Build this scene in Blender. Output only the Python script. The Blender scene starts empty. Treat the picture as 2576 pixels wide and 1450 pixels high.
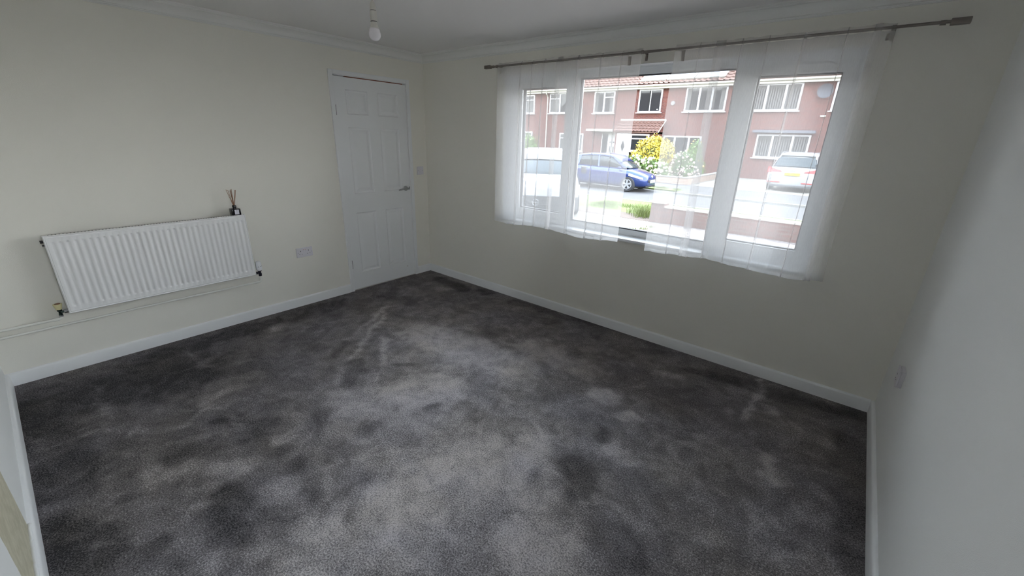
import bpy, bmesh, math, random
import numpy as np
from mathutils import Vector, noise
random.seed(7)
PI = math.pi
scene = bpy.context.scene
COL = scene.collection

# ---------------------------------------------------------------- camera, sky, sun, exposure
cam_data = bpy.data.cameras.new('camera'); cam = bpy.data.objects.new('camera', cam_data); COL.objects.link(cam)
cam.location = (3.7557, -3.1107, 1.5457)
cam.rotation_euler = tuple(math.radians(a) for a in (69.8705, -1.7282, 39.2955))
cam_data.sensor_width = 36.0
cam_data.lens = 36.0 * 1043.845 / 2576.0
cam_data.clip_start = 0.02; cam_data.clip_end = 300
scene.camera = cam

SKY = 7.8
SUN = 5.5
EXPOSURE = 0.60
world = bpy.data.worlds.new('world'); scene.world = world; world.use_nodes = True
wn = world.node_tree; wn.nodes.clear()
wo = wn.nodes.new('ShaderNodeOutputWorld'); wb = wn.nodes.new('ShaderNodeBackground')
wt = wn.nodes.new('ShaderNodeTexCoord'); wx = wn.nodes.new('ShaderNodeSeparateXYZ'); wr = wn.nodes.new('ShaderNodeValToRGB')
wn.links.new(wt.outputs['Generated'], wx.inputs[0]); wn.links.new(wx.outputs['Z'], wr.inputs[0])
wr.color_ramp.elements[0].position = 0.0; wr.color_ramp.elements[0].color = (1.0, 0.99, 0.98, 1)
wr.color_ramp.elements[1].position = 0.9; wr.color_ramp.elements[1].color = (0.66, 0.81, 1.0, 1)
wn.links.new(wr.outputs[0], wb.inputs['Color']); wb.inputs['Strength'].default_value = SKY
wn.links.new(wb.outputs[0], wo.inputs['Surface'])

sd = bpy.data.lights.new('sun', 'SUN'); sun = bpy.data.objects.new('sun', sd); COL.objects.link(sun)
sd.energy = SUN; sd.angle = math.radians(0.8); sd.color = (1.0, 0.95, 0.86)
sdir = Vector((-0.62, 0.62, 1.35)).normalized()          # where the sun stands: beyond the houses, to the left
sun.rotation_euler = sdir.to_track_quat('Z', 'Y').to_euler(); sun.location = (-12, 14, 25)

vs = scene.view_settings
vs.view_transform = 'Standard'; vs.look = 'None'; vs.exposure = EXPOSURE; vs.gamma = 1.0; vs.use_curve_mapping = False
cy = scene.cycles
cy.max_bounces = 14; cy.diffuse_bounces = 9; cy.glossy_bounces = 3; cy.transmission_bounces = 6
cy.transparent_max_bounces = 24; cy.caustics_reflective = False; cy.caustics_refractive = False
cy.sample_clamp_indirect = 12.0
try:
    cy.use_denoising = True
except Exception:
    pass

# ---------------------------------------------------------------- helpers
def newmat(name):
    m = bpy.data.materials.new(name); m.use_nodes = True
    return m, m.node_tree.nodes, m.node_tree.links, m.node_tree.nodes['Principled BSDF']

def plain(name, col, rough=0.5, metal=0.0, spec=0.5, nscale=0, namt=0.0, bump=0.0, bscale=200, coat=0):
    m, N, L, b = newmat(name)
    b.inputs['Base Color'].default_value = (*col, 1); b.inputs['Roughness'].default_value = rough
    b.inputs['Metallic'].default_value = metal; b.inputs['Specular IOR Level'].default_value = spec
    if coat: b.inputs['Coat Weight'].default_value = coat
    tc = N.new('ShaderNodeTexCoord')
    if namt:
        n = N.new('ShaderNodeTexNoise'); n.inputs['Scale'].default_value = nscale; n.inputs['Detail'].default_value = 4
        L.new(tc.outputs['Object'], n.inputs['Vector'])
        r = N.new('ShaderNodeValToRGB')
        r.color_ramp.elements[0].position = 0.3; r.color_ramp.elements[1].position = 0.7
        r.color_ramp.elements[0].color = (*[c * (1 - namt) for c in col], 1)
        r.color_ramp.elements[1].color = (*[min(1, c * (1 + namt)) for c in col], 1)
        L.new(n.outputs['Fac'], r.inputs[0]); L.new(r.outputs[0], b.inputs['Base Color'])
    if bump:
        n2 = N.new('ShaderNodeTexNoise'); n2.inputs['Scale'].default_value = bscale; n2.inputs['Detail'].default_value = 3
        L.new(tc.outputs['Object'], n2.inputs['Vector'])
        bp = N.new('ShaderNodeBump'); bp.inputs['Strength'].default_value = bump; bp.inputs['Distance'].default_value = 0.002
        L.new(n2.outputs['Fac'], bp.inputs['Height']); L.new(bp.outputs[0], b.inputs['Normal'])
    return m

def brick_mat(name, c1, c2, mortar, width=0.225, height=0.075, rough=0.9):
    m, N, L, b = newmat(name); b.inputs['Roughness'].default_value = rough
    tc = N.new('ShaderNodeTexCoord'); sp = N.new('ShaderNodeSeparateXYZ'); cb = N.new('ShaderNodeCombineXYZ')
    ad = N.new('ShaderNodeMath'); ad.operation = 'ADD'
    L.new(tc.outputs['Object'], sp.inputs[0]); L.new(sp.outputs['X'], ad.inputs[0]); L.new(sp.outputs['Y'], ad.inputs[1])
    L.new(ad.outputs[0], cb.inputs['X']); L.new(sp.outputs['Z'], cb.inputs['Y'])
    br = N.new('ShaderNodeTexBrick'); br.inputs['Scale'].default_value = 1.0
    br.inputs['Brick Width'].default_value = width; br.inputs['Row Height'].default_value = height
    br.inputs['Mortar Size'].default_value = 0.009; br.inputs['Color1'].default_value = (*c1, 1)
    br.inputs['Color2'].default_value = (*c2, 1); br.inputs['Mortar'].default_value = (*mortar, 1)
    L.new(cb.outputs[0], br.inputs['Vector']); L.new(br.outputs['Color'], b.inputs['Base Color'])
    return m

def glass_mat(name, tint=(1, 1, 1), refl=0.07):
    m, N, L, b = newmat(name); N.remove(b); out = N['Material Output']
    t = N.new('ShaderNodeBsdfTransparent'); t.inputs[0].default_value = (*tint, 1)
    g = N.new('ShaderNodeBsdfGlossy'); g.inputs['Roughness'].default_value = 0.02
    f = N.new('ShaderNodeFresnel'); f.inputs['IOR'].default_value = 1.35
    x = N.new('ShaderNodeMixShader'); L.new(f.outputs[0], x.inputs[0]); L.new(t.outputs[0], x.inputs[1]); L.new(g.outputs[0], x.inputs[2])
    L.new(x.outputs[0], out.inputs['Surface'])
    return m

def sheer_mat(name, col, density, trans=0.55):
    m, N, L, b = newmat(name); N.remove(b); out = N['Material Output']
    t = N.new('ShaderNodeBsdfTransparent')
    d = N.new('ShaderNodeBsdfDiffuse'); d.inputs[0].default_value = (*col, 1)
    l = N.new('ShaderNodeBsdfTranslucent'); l.inputs[0].default_value = (*col, 1)
    x1 = N.new('ShaderNodeMixShader'); x1.inputs[0].default_value = trans
    L.new(d.outputs[0], x1.inputs[1]); L.new(l.outputs[0], x1.inputs[2])
    # woven threads: a very fine weave around the mean density
    tc = N.new('ShaderNodeTexCoord'); n = N.new('ShaderNodeTexNoise'); n.inputs['Scale'].default_value = 260; n.inputs['Detail'].default_value = 2
    mp = N.new('ShaderNodeMapping'); mp.inputs['Scale'].default_value = (1, 1, 0.12)
    L.new(tc.outputs['Object'], mp.inputs[0]); L.new(mp.outputs[0], n.inputs['Vector'])
    mr = N.new('ShaderNodeMapRange'); mr.inputs['To Min'].default_value = density - 0.03; mr.inputs['To Max'].default_value = density + 0.03
    L.new(n.outputs['Fac'], mr.inputs['Value'])
    x2 = N.new('ShaderNodeMixShader'); L.new(mr.outputs[0], x2.inputs[0])
    L.new(t.outputs[0], x2.inputs[1]); L.new(x1.outputs[0], x2.inputs[2])
    L.new(x2.outputs[0], out.inputs['Surface'])
    return m

def tag(o, label=None, cat=None, group=None, kind=None):
    if label: o['label'] = label
    if cat: o['category'] = cat
    if group: o['group'] = group
    if kind: o['kind'] = kind
    return o

def thing(name, label, cat, loc=(0, 0, 0), rz=0.0, group=None, kind=None):
    o = bpy.data.objects.new(name, None); COL.objects.link(o)
    o.location = loc; o.rotation_euler = (0, 0, rz); o.empty_display_size = 0.05
    return tag(o, label, cat, group, kind)

class MB:
    """collects shapes into one mesh"""
    def __init__(s): s.bm = bmesh.new()
    def box(s, x0, y0, z0, x1, y1, z1, bev=0.0, seg=2):
        vs_ = [s.bm.verts.new(p) for p in ((x0,y0,z0),(x1,y0,z0),(x1,y1,z0),(x0,y1,z0),(x0,y0,z1),(x1,y0,z1),(x1,y1,z1),(x0,y1,z1))]
        fs = [s.bm.faces.new([vs_[i] for i in q]) for q in ((0,3,2,1),(4,5,6,7),(0,1,5,4),(1,2,6,5),(2,3,7,6),(3,0,4,7))]
        if bev:
            es = list({e for f in fs for e in f.edges})
            bmesh.ops.bevel(s.bm, geom=es, offset=bev, segments=seg, affect='EDGES', profile=0.5)
        return s
    def hexa(s, pts):
        v = [s.bm.verts.new(p) for p in pts]
        for q in ((0,3,2,1),(4,5,6,7),(0,1,5,4),(1,2,6,5),(2,3,7,6),(3,0,4,7)): s.bm.faces.new([v[i] for i in q])
        return s
    def tube(s, pts, r, n=12, cap=True):
        pts = [Vector(p) for p in pts]; rings = []
        rr = r if isinstance(r, (list, tuple)) else [r] * len(pts)
        up = None
        for i, p in enumerate(pts):
            d = (pts[min(i+1, len(pts)-1)] - pts[max(i-1, 0)]).normalized()
            if up is None:
                up = Vector((0, 0, 1)) if abs(d.z) < 0.9 else Vector((1, 0, 0))
            a = d.cross(up)
            if a.length < 1e-4: a = d.orthogonal()
            a.normalize(); b = d.cross(a).normalized(); up = -b if up.dot(-b) > 0 else b
            rings.append([s.bm.verts.new(p + (a * math.cos(2*PI*k/n) + b * math.sin(2*PI*k/n)) * rr[i]) for k in range(n)])
        for i in range(len(rings)-1):
            for k in range(n):
                s.bm.faces.new((rings[i][k], rings[i][(k+1) % n], rings[i+1][(k+1) % n], rings[i+1][k]))
        if cap:
            s.bm.faces.new(rings[0][::-1]); s.bm.faces.new(rings[-1])
        return s
    def lathe(s, prof, c=(0,0,0), axis='z', n=24, cap=True):
        c = Vector(c); rings = []
        for (r, h) in prof:
            ring = []
            for k in range(n):
                a = 2*PI*k/n; u, v = r*math.cos(a), r*math.sin(a)
                p = {'z': Vector((u, v, h)), 'y': Vector((u, h, v)), 'x': Vector((h, u, v))}[axis]
                ring.append(s.bm.verts.new(c + p))
            rings.append(ring)
        for i in range(len(rings)-1):
            for k in range(n):
                s.bm.faces.new((rings[i][k], rings[i][(k+1) % n], rings[i+1][(k+1) % n], rings[i+1][k]))
        if cap: s.bm.faces.new(rings[0]); s.bm.faces.new(rings[-1])
        return s
    def grid(s, rows):
        g = [[s.bm.verts.new(p) for p in r] for r in rows]
        for i in range(len(g)-1):
            for k in range(len(g[0])-1):
                s.bm.faces.new((g[i][k], g[i][k+1], g[i+1][k+1], g[i+1][k]))
        return s
    def prism(s, prof, p0, p1, ax='x'):
        """profile of (u,z) swept straight; ax tells which axis it runs along"""
        def P(u, z, t): return (t, u, z) if ax == 'x' else (u, t, z)
        a = [s.bm.verts.new(P(u, z, p0)) for u, z in prof]; b = [s.bm.verts.new(P(u, z, p1)) for u, z in prof]
        n = len(prof)
        for k in range(n): s.bm.faces.new((a[k], a[(k+1) % n], b[(k+1) % n], b[k]))
        s.bm.faces.new(a[::-1]); s.bm.faces.new(b)
        return s
    def build(s, name, mat, parent=None, smooth=False, **kw):
        bmesh.ops.recalc_face_normals(s.bm, faces=s.bm.faces)
        me = bpy.data.meshes.new(name); s.bm.to_mesh(me); s.bm.free()
        if mat: me.materials.append(mat)
        o = bpy.data.objects.new(name, me); COL.objects.link(o)
        if parent: o.parent = parent
        if smooth:
            me.polygons.foreach_set('use_smooth', [True] * len(me.polygons))
            if smooth != 'all':
                try: me.set_sharp_from_angle(angle=math.radians(38))
                except Exception: pass
        tag(o, **kw)
        return o

def copy_tree(o, parent=None):
    c = o.copy(); COL.objects.link(c); c.parent = parent
    for ch in list(o.children): copy_tree(ch, c)
    return c

# ---------------------------------------------------------------- dimensions of the room
W, LN, H = 4.153, 3.347, 2.285
SK, ST = 0.083, 0.018                  # skirting height, thickness
WX0, WX1, WZ0, WZ1 = 1.113, 3.633, 0.800, 2.052      # window opening
DY0, DY1, DZ = -1.012, -0.236, 2.004   # door lining opening

# ---------------------------------------------------------------- materials
M = {}
M['wall'] = plain('painted_wall', (0.82, 0.80, 0.735), 0.75, spec=0.3, bump=0.25, bscale=420)
M['ceiling'] = plain('ceiling_paint', (0.80, 0.79, 0.78), 0.85, spec=0.2, bump=0.2, bscale=300)
M['gloss'] = plain('white_gloss_paint', (0.82, 0.83, 0.84), 0.35)
M['coving'] = plain('coving_paint', (0.82, 0.82, 0.80), 0.7, spec=0.3)
M['upvc'] = plain('white_upvc', (0.84, 0.86, 0.88), 0.3)
M['rad'] = plain('radiator_enamel', (0.84, 0.84, 0.84), 0.35)
M['pipe'] = plain('painted_pipe', (0.78, 0.78, 0.73), 0.45)
M['plastic'] = plain('white_plastic', (0.72, 0.70, 0.74), 0.35)
M['dark'] = plain('black_plastic', (0.012, 0.012, 0.014), 0.4)
M['gasket'] = plain('rubber_gasket', (0.03, 0.03, 0.035), 0.6)
M['chrome'] = plain('brushed_chrome', (0.42, 0.43, 0.44), 0.28, metal=1.0)
M['brass'] = plain('tarnished_brass', (0.07, 0.09, 0.08), 0.4, metal=0.6)
M['cream'] = plain('yellowed_plastic', (0.72, 0.66, 0.38), 0.45)
M['rodmetal'] = plain('brushed_steel_pole', (0.24, 0.215, 0.195), 0.38, metal=0.85)
M['wall_white'] = plain('white_painted_wall', (0.83, 0.84, 0.83), 0.75, spec=0.3, bump=0.25, bscale=420)
M['zinc'] = plain('dull_grey_steel', (0.16, 0.16, 0.16), 0.6)
M['reed'] = plain('brown_reed', (0.34, 0.17, 0.09), 0.7)
M['blackglass'] = plain('black_bottle', (0.004, 0.004, 0.006), 0.15)
M['paper'] = plain('white_paper_label', (0.72, 0.72, 0.80), 0.6)
M['print'] = plain('grey_print', (0.38, 0.38, 0.42), 0.7)
M['bulbglass'] = plain('opal_bulb', (0.80, 0.77, 0.80), 0.25)
M['holder'] = plain('bulb_holder', (0.62, 0.60, 0.55), 0.4)
M['rust'] = plain('bare_wood_gap', (0.20, 0.07, 0.035), 0.9)
M['glass'] = glass_mat('window_glass', (0.97, 0.985, 0.985))
M['voile'] = sheer_mat('white_voile', (0.90, 0.885, 0.88), 0.36, 0.6)
M['voile_head'] = sheer_mat('white_voile_heading', (0.85, 0.83, 0.82), 0.20, 0.6)
M['voile_tape'] = sheer_mat('voile_tape', (0.50, 0.48, 0.46), 0.85)
M['hole'] = plain('dark_opening', (0.004, 0.004, 0.004), 0.9)

def wall_back_mat():
    m, N, L, b = newmat('part_bare_wall'); b.inputs['Roughness'].default_value = 0.8
    tc = N.new('ShaderNodeTexCoord'); sp = N.new('ShaderNodeSeparateXYZ'); L.new(tc.outputs['Object'], sp.inputs[0])
    n = N.new('ShaderNodeTexNoise'); n.inputs['Scale'].default_value = 30; n.inputs['Detail'].default_value = 5; L.new(tc.outputs['Object'], n.inputs['Vector'])
    a1 = N.new('ShaderNodeMath'); a1.operation = 'MULTIPLY_ADD'; a1.inputs[1].default_value = 0.012; L.new(n.outputs['Fac'], a1.inputs[0]); L.new(sp.outputs['X'], a1.inputs[2])
    g1 = N.new('ShaderNodeMath'); g1.operation = 'GREATER_THAN'; g1.inputs[1].default_value = 1.608; L.new(a1.outputs[0], g1.inputs[0])
    g2 = N.new('ShaderNodeMath'); g2.operation = 'LESS_THAN'; g2.inputs[1].default_value = 2.082; L.new(a1.outputs[0], g2.inputs[0])
    mu = N.new('ShaderNodeMath'); mu.operation = 'MULTIPLY'; L.new(g1.outputs[0], mu.inputs[0]); L.new(g2.outputs[0], mu.inputs[1])
    r = N.new('ShaderNodeValToRGB'); r.color_ramp.elements[0].color = (0.50, 0.47, 0.35, 1); r.color_ramp.elements[1].color = (0.60, 0.565, 0.44, 1)
    r.color_ramp.elements[0].position = 0.35; r.color_ramp.elements[1].position = 0.65
    L.new(n.outputs['Fac'], r.inputs[0])
    x = N.new('ShaderNodeMix'); x.data_type = 'RGBA'; x.inputs['A'].default_value = (0.80, 0.81, 0.80, 1)
    L.new(mu.outputs[0], x.inputs['Factor']); L.new(r.outputs[0], x.inputs['B']); L.new(x.outputs['Result'], b.inputs['Base Color'])
    return m
M['wall_back'] = wall_back_mat()

# carpet: 'nap' is the pile tone at each spot: brushed, trodden, hoovered marks over broad zones
def carpet_mat():
    m, N, L, b = newmat('grey_cut_pile_carpet'); b.inputs['Roughness'].default_value = 1.0; b.inputs['Specular IOR Level'].default_value = 0.1
    tc = N.new('ShaderNodeTexCoord'); at = N.new('ShaderNodeAttribute'); at.attribute_name = 'nap'
    n1 = N.new('ShaderNodeTexNoise'); n1.inputs['Scale'].default_value = 10.5; n1.inputs['Detail'].default_value = 8; n1.inputs['Roughness'].default_value = 0.66; n1.inputs['Distortion'].default_value = 0.6
    L.new(tc.outputs['Object'], n1.inputs['Vector'])
    n2 = N.new('ShaderNodeTexNoise'); n2.inputs['Scale'].default_value = 150; n2.inputs['Detail'].default_value = 3; n2.inputs['Roughness'].default_value = 0.7
    L.new(tc.outputs['Object'], n2.inputs['Vector'])
    def math_(op, a, bb, c=None):
        q = N.new('ShaderNodeMath'); q.operation = op
        for i, v in enumerate((a, bb, c)):
            if v is None: continue
            if isinstance(v, (int, float)): q.inputs[i].default_value = v
            else: L.new(v, q.inputs[i])
        return q.outputs[0]
    n4 = N.new('ShaderNodeTexNoise'); n4.inputs['Scale'].default_value = 4.2; n4.inputs['Detail'].default_value = 7; n4.inputs['Roughness'].default_value = 0.6; n4.inputs['Distortion'].default_value = 1.3
    L.new(tc.outputs['Object'], n4.inputs['Vector'])
    mr = N.new('ShaderNodeMapRange'); mr.interpolation_type = 'SMOOTHSTEP'; mr.inputs['From Min'].default_value = 0.44; mr.inputs['From Max'].default_value = 0.56; mr.inputs['To Min'].default_value = -0.048; mr.inputs['To Max'].default_value = 0.048
    L.new(n4.outputs['Fac'], mr.inputs['Value'])
    v = math_('MULTIPLY_ADD', math_('SUBTRACT', n1.outputs['Fac'], 0.5), 0.60, at.outputs['Fac'])
    v = math_('ADD', v, mr.outputs[0])
    v = math_('MULTIPLY_ADD', math_('SUBTRACT', n2.outputs['Fac'], 0.5), 1.9, v)
    r = N.new('ShaderNodeValToRGB'); e = r.color_ramp.elements
    e[0].position = 0.0; e[0].color = (0.032, 0.031, 0.033, 1)
    e[1].position = 1.0; e[1].color = (0.62, 0.585, 0.59, 1)
    q = e.new(0.5); q.color = (0.195, 0.183, 0.188, 1)
    L.new(v, r.inputs[0])
    n3 = N.new('ShaderNodeTexNoise'); n3.inputs['Scale'].default_value = 2.2; n3.inputs['Detail'].default_value = 3; L.new(tc.outputs['Object'], n3.inputs['Vector'])
    r3 = N.new('ShaderNodeValToRGB'); r3.color_ramp.elements[0].position = 0.4; r3.color_ramp.elements[1].position = 0.62
    r3.color_ramp.elements[0].color = (1.0, 0.99, 1.01, 1); r3.color_ramp.elements[1].color = (1.03, 1.0, 0.955, 1)
    L.new(n3.outputs['Fac'], r3.inputs[0])
    x = N.new('ShaderNodeMix'); x.data_type = 'RGBA'; x.blend_type = 'MULTIPLY'; x.inputs['Factor'].default_value = 1.0
    L.new(r.outputs[0], x.inputs['A']); L.new(r3.outputs[0], x.inputs['B']); L.new(x.outputs['Result'], b.inputs['Base Color'])
    bp = N.new('ShaderNodeBump'); bp.inputs['Strength'].default_value = 0.7; bp.inputs['Distance'].default_value = 0.006
    L.new(n2.outputs['Fac'], bp.inputs['Height']); L.new(bp.outputs[0], b.inputs['Normal'])
    return m
M['carpet'] = carpet_mat()

# ---------------------------------------------------------------- floor with its pile marks: (x1, y1, x2, y2, radius, lift)
MARKS = [(0.39, -3.28, 0.59, -2.58, 0.249, -0.35), (1.26, -3.24, 0.52, -3.29, 0.152, -0.35), (1.57, -3.33, 1.84, -3.21, 0.095, -0.4), (0.19, -2.72, 0.2, -1.31, 0.114, -0.3),
         (1.51, -2.77, 1.42, -2.88, 0.062, -0.25), (1.89, -2.78, 2.15, -2.83, 0.079, -0.5), (1.97, -2.89, 1.97, -2.89, 0.044, -0.4), (1.96, -2.51, 1.96, -2.51, 0.071, -0.35),
         (1.83, -2.53, 1.6, -2.57, 0.053, -0.3), (1.54, -2.49, 1.26, -2.61, 0.057, -0.3), (1.58, -3.06, 1.58, -3.06, 0.036, -0.3), (2.18, -2.54, 2.18, -2.54, 0.033, -0.35),
         (2.22, -2.7, 2.24, -2.62, 0.013, -0.4), (2.26, -2.33, 2.31, -2.53, 0.047, -0.3), (2.38, -2.47, 2.38, -2.47, 0.054, -0.3), (1.97, -2.13, 1.97, -2.13, 0.069, -0.25),
         (1.72, -2.26, 1.72, -2.26, 0.082, -0.25), (2.02, -2.33, 2.02, -2.33, 0.064, -0.2), (1.54, -1.58, 1.62, -1.53, 0.021, -0.45), (1.3, -1.78, 1.47, -1.96, 0.063, -0.3),
         (0.75, -1.38, 1.11, -1.88, 0.024, -0.3), (1.25, -1.58, 1.65, -1.83, 0.036, -0.2), (2.08, -1.75, 2.08, -1.75, 0.025, -0.3), (0.32, -0.15, 0.78, -0.2, 0.08, -0.5),
         (0.98, -0.09, 0.98, -0.09, 0.089, -0.4), (1.67, -0.75, 1.67, -0.75, 0.089, -0.25), (1.18, -0.45, 1.18, -0.45, 0.081, -0.2), (0.37, -0.84, 0.66, -0.8, 0.082, -0.2),
         (1.97, -3.05, 1.97, -3.05, 0.065, -0.4), (2.14, -3.03, 2.14, -3.03, 0.023, -0.3), (2.31, -2.9, 2.31, -2.9, 0.03, -0.3), (2.35, -2.82, 2.35, -2.82, 0.024, -0.3),
         (0.85, -3.05, 0.85, -3.05, 0.067, -0.2), (2.37, -1.65, 2.37, -1.65, 0.074, -0.2), (0.57, -1.03, 0.93, -1.64, 0.021, 0.3), (0.59, -1.01, 1.44, -2.02, 0.022, 0.3),
         (1.12, -1.41, 1.67, -1.87, 0.021, 0.3), (1.27, -1.17, 2.13, -1.07, 0.193, 0.25), (1.99, -1.58, 1.71, -2.02, 0.157, 0.2), (0.34, -1.93, 0.34, -1.93, 0.083, 0.25),
         (0.47, -2.38, 0.57, -2.52, 0.017, 0.25), (0.56, -2.53, 0.71, -2.35, 0.035, 0.2), (0.19, -2.51, 0.57, -2.49, 0.009, 0.25), (1.02, -2.49, 1.05, -2.61, 0.044, 0.2),
         (0.35, -3.03, 0.9, -3.01, 0.014, 0.3), (0.9, -3.01, 0.93, -3.24, 0.011, 0.25), (0.75, -3.32, 0.93, -3.26, 0.014, 0.25), (0.94, -3.01, 1.12, -2.95, 0.027, 0.2),
         (1.11, -2.61, 1.21, -2.78, 0.014, 0.3), (1.16, -2.59, 1.48, -2.56, 0.012, 0.25), (1.34, -2.84, 1.4, -2.7, 0.022, 0.15), (1.48, -2.98, 1.77, -2.68, 0.049, 0.2),
         (1.56, -3.1, 1.58, -3.0, 0.036, 0.15), (1.8, -3.19, 1.88, -3.11, 0.008, 0.25), (1.86, -3.02, 2.0, -2.99, 0.007, 0.15), (1.88, -2.87, 1.88, -2.87, 0.036, 0.2),
         (2.04, -2.64, 2.04, -2.64, 0.094, 0.15), (1.72, -2.46, 1.72, -2.46, 0.055, 0.15), (2.17, -2.93, 2.17, -2.93, 0.063, 0.1), (2.46, -2.62, 2.63, -1.87, 0.186, 0.2),
         (2.79, -2.4, 2.79, -2.4, 0.164, 0.1), (0.43, -0.62, 0.43, -0.62, 0.108, 0.1), (0.62, -0.35, 0.62, -0.35, 0.088, 0.2), (2.06, -0.7, 2.58, -0.78, 0.127, 0.25),
         (2.81, -0.95, 2.81, -0.95, 0.083, 0.3), (3.03, -1.07, 3.03, -1.07, 0.063, 0.3), (2.72, -1.58, 2.93, -1.87, 0.106, 0.25), (3.06, -1.39, 3.18, -1.39, 0.067, 0.2),
         (3.09, -2.09, 3.09, -2.09, 0.154, 0.25), (3.57, -0.07, 3.56, -0.6, 0.02, 0.4), (3.68, -0.38, 3.68, -0.38, 0.047, 0.25), (3.81, -0.48, 3.81, -0.48, 0.064, 0.15),
         (3.97, -0.55, 3.97, -0.55, 0.036, 0.15), (3.71, -0.89, 3.77, -1.06, 0.044, 0.2), (3.46, -0.58, 3.46, -0.58, 0.034, 0.2), (3.77, -1.37, 3.77, -1.37, 0.028, 0.2),
         (3.62, -1.58, 3.62, -1.58, 0.045, 0.2), (3.88, -1.49, 3.91, -1.49, 0.051, 0.15), (3.42, -0.96, 3.42, -0.96, 0.042, 0.15), (2.98, -0.42, 3.07, -0.41, 0.046, 0.2),
         (3.33, -1.57, 3.33, -1.57, 0.049, 0.1), (3.93, -1.16, 3.93, -1.16, 0.058, 0.1), (3.12, -0.26, 3.53, -0.14, 0.046, -0.4), (3.61, -0.2, 4.1, -0.09, 0.07, -0.35),
         (4.06, -0.4, 4.12, -1.32, 0.081, -0.3), (3.0, -1.61, 3.1, -1.72, 0.072, -0.4), (2.87, -1.79, 2.87, -1.79, 0.036, -0.3), (2.99, -1.3, 2.99, -1.3, 0.047, -0.3),
         (3.27, -1.23, 3.27, -1.23, 0.034, -0.25), (3.29, -1.85, 3.43, -1.93, 0.102, -0.35), (3.44, -1.51, 3.44, -1.51, 0.146, -0.2), (3.2, -0.63, 3.2, -0.63, 0.139, -0.15),
         (1.37, -0.12, 2.26, -0.03, 0.05, -0.3), (2.38, -0.25, 2.38, -0.25, 0.035, -0.4), (2.38, -0.64, 2.38, -0.64, 0.081, -0.2), (1.92, -0.23, 1.92, -0.23, 0.077, -0.25),
         (2.86, -0.11, 2.86, -0.11, 0.102, -0.2), (3.59, -1.21, 3.59, -1.21, 0.126, -0.15), (3.7, -1.67, 3.7, -1.67, 0.1, -0.2), (2.69, -1.67, 2.69, -1.67, 0.045, -0.2),
         (3.51, -1.84, 3.51, -1.84, 0.124, -0.25), (2.58, -1.18, 2.58, -1.18, 0.081, -0.15)]
def build_floor():
    st = 0.02; nx = int(W / st) + 1; ny = int(LN / st) + 1
    xs = np.linspace(0, W, nx); ys = np.linspace(-LN, 0, ny)
    X, Y = np.meshgrid(xs, ys)
    wx = np.zeros_like(X); wy = np.zeros_like(X); big = np.zeros_like(X)
    for j in range(ny):
        for i in range(nx):
            p = Vector((X[j, i], Y[j, i], 0))
            wx[j, i] = noise.noise(p * 6.0) * 0.05 + noise.noise(p * 19.0) * 0.03
            wy[j, i] = noise.noise(p * 6.0 + Vector((9, 3, 1))) * 0.05 + noise.noise(p * 19.0 + Vector((4, 8, 1))) * 0.03
            big[j, i] = noise.noise(p * 1.6 + Vector((2, 2, 5)))
    PX, PY = X + wx, Y + wy
    nap = 0.385 + 0.04 * big
    for x, y, amp, sx, sy in ((1.7, -1.3, 0.20, 0.95, 0.85), (2.5, -2.2, 0.20, 0.75, 0.8), (3.7, -1.6, 0.12, .7, 1.6), (0.6, -2.5, -0.10, 0.8, 0.8)):  # broad tone zones, lighter in the middle and right, darker at left
        nap += amp * np.exp(-(((X - x) / sx) ** 2 + ((Y - y) / sy) ** 2))
    neg = np.zeros_like(X); pos = np.zeros_like(X)
    for x1, y1, x2, y2, r, d in MARKS:
        dx, dy = x2 - x1, y2 - y1; l2 = dx * dx + dy * dy
        t = np.clip(((PX - x1) * dx + (PY - y1) * dy) / l2, 0, 1) if l2 > 1e-6 else 0
        dist = np.hypot(PX - x1 - t * dx, PY - y1 - t * dy)
        rr = max(r, 0.014)
        f = d / (1 + np.exp(np.clip((dist - rr) / (rr * 0.10 + .004), -40, 40)))
        if d < 0: neg = np.minimum(neg, f) + 0.25 * np.maximum(neg, f)
        else: pos = np.maximum(pos, f) + 0.3 * np.minimum(pos, f)
    nap += 0.58 * neg + 0.85 * pos
    me = bpy.data.meshes.new('floor')
    verts = np.stack([X.ravel(), Y.ravel(), np.zeros(X.size)], 1)
    faces = []
    for j in range(ny - 1):
        for i in range(nx - 1):
            a = j * nx + i; faces.append((a, a + 1, a + nx + 1, a + nx))
    n0 = len(verts)
    low = [(-0.0, -LN, -0.1), (W, -LN, -0.1), (W, 0, -0.1), (0, 0, -0.1)]
    allv = [tuple(v) for v in verts] + low
    faces.append((n0, n0 + 3, n0 + 2, n0 + 1))
    me.from_pydata(allv, [], faces); me.update()
    at = me.attributes.new('nap', 'FLOAT', 'POINT')
    at.data.foreach_set('value', np.concatenate([nap.ravel(), np.full(4, 0.4)]).astype(np.float32))
    me.materials.append(M['carpet'])
    o = bpy.data.objects.new('floor', me); COL.objects.link(o)
    tag(o, 'charcoal grey cut pile carpet with lighter brushed and trodden marks', kind='structure')
build_floor()

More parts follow.
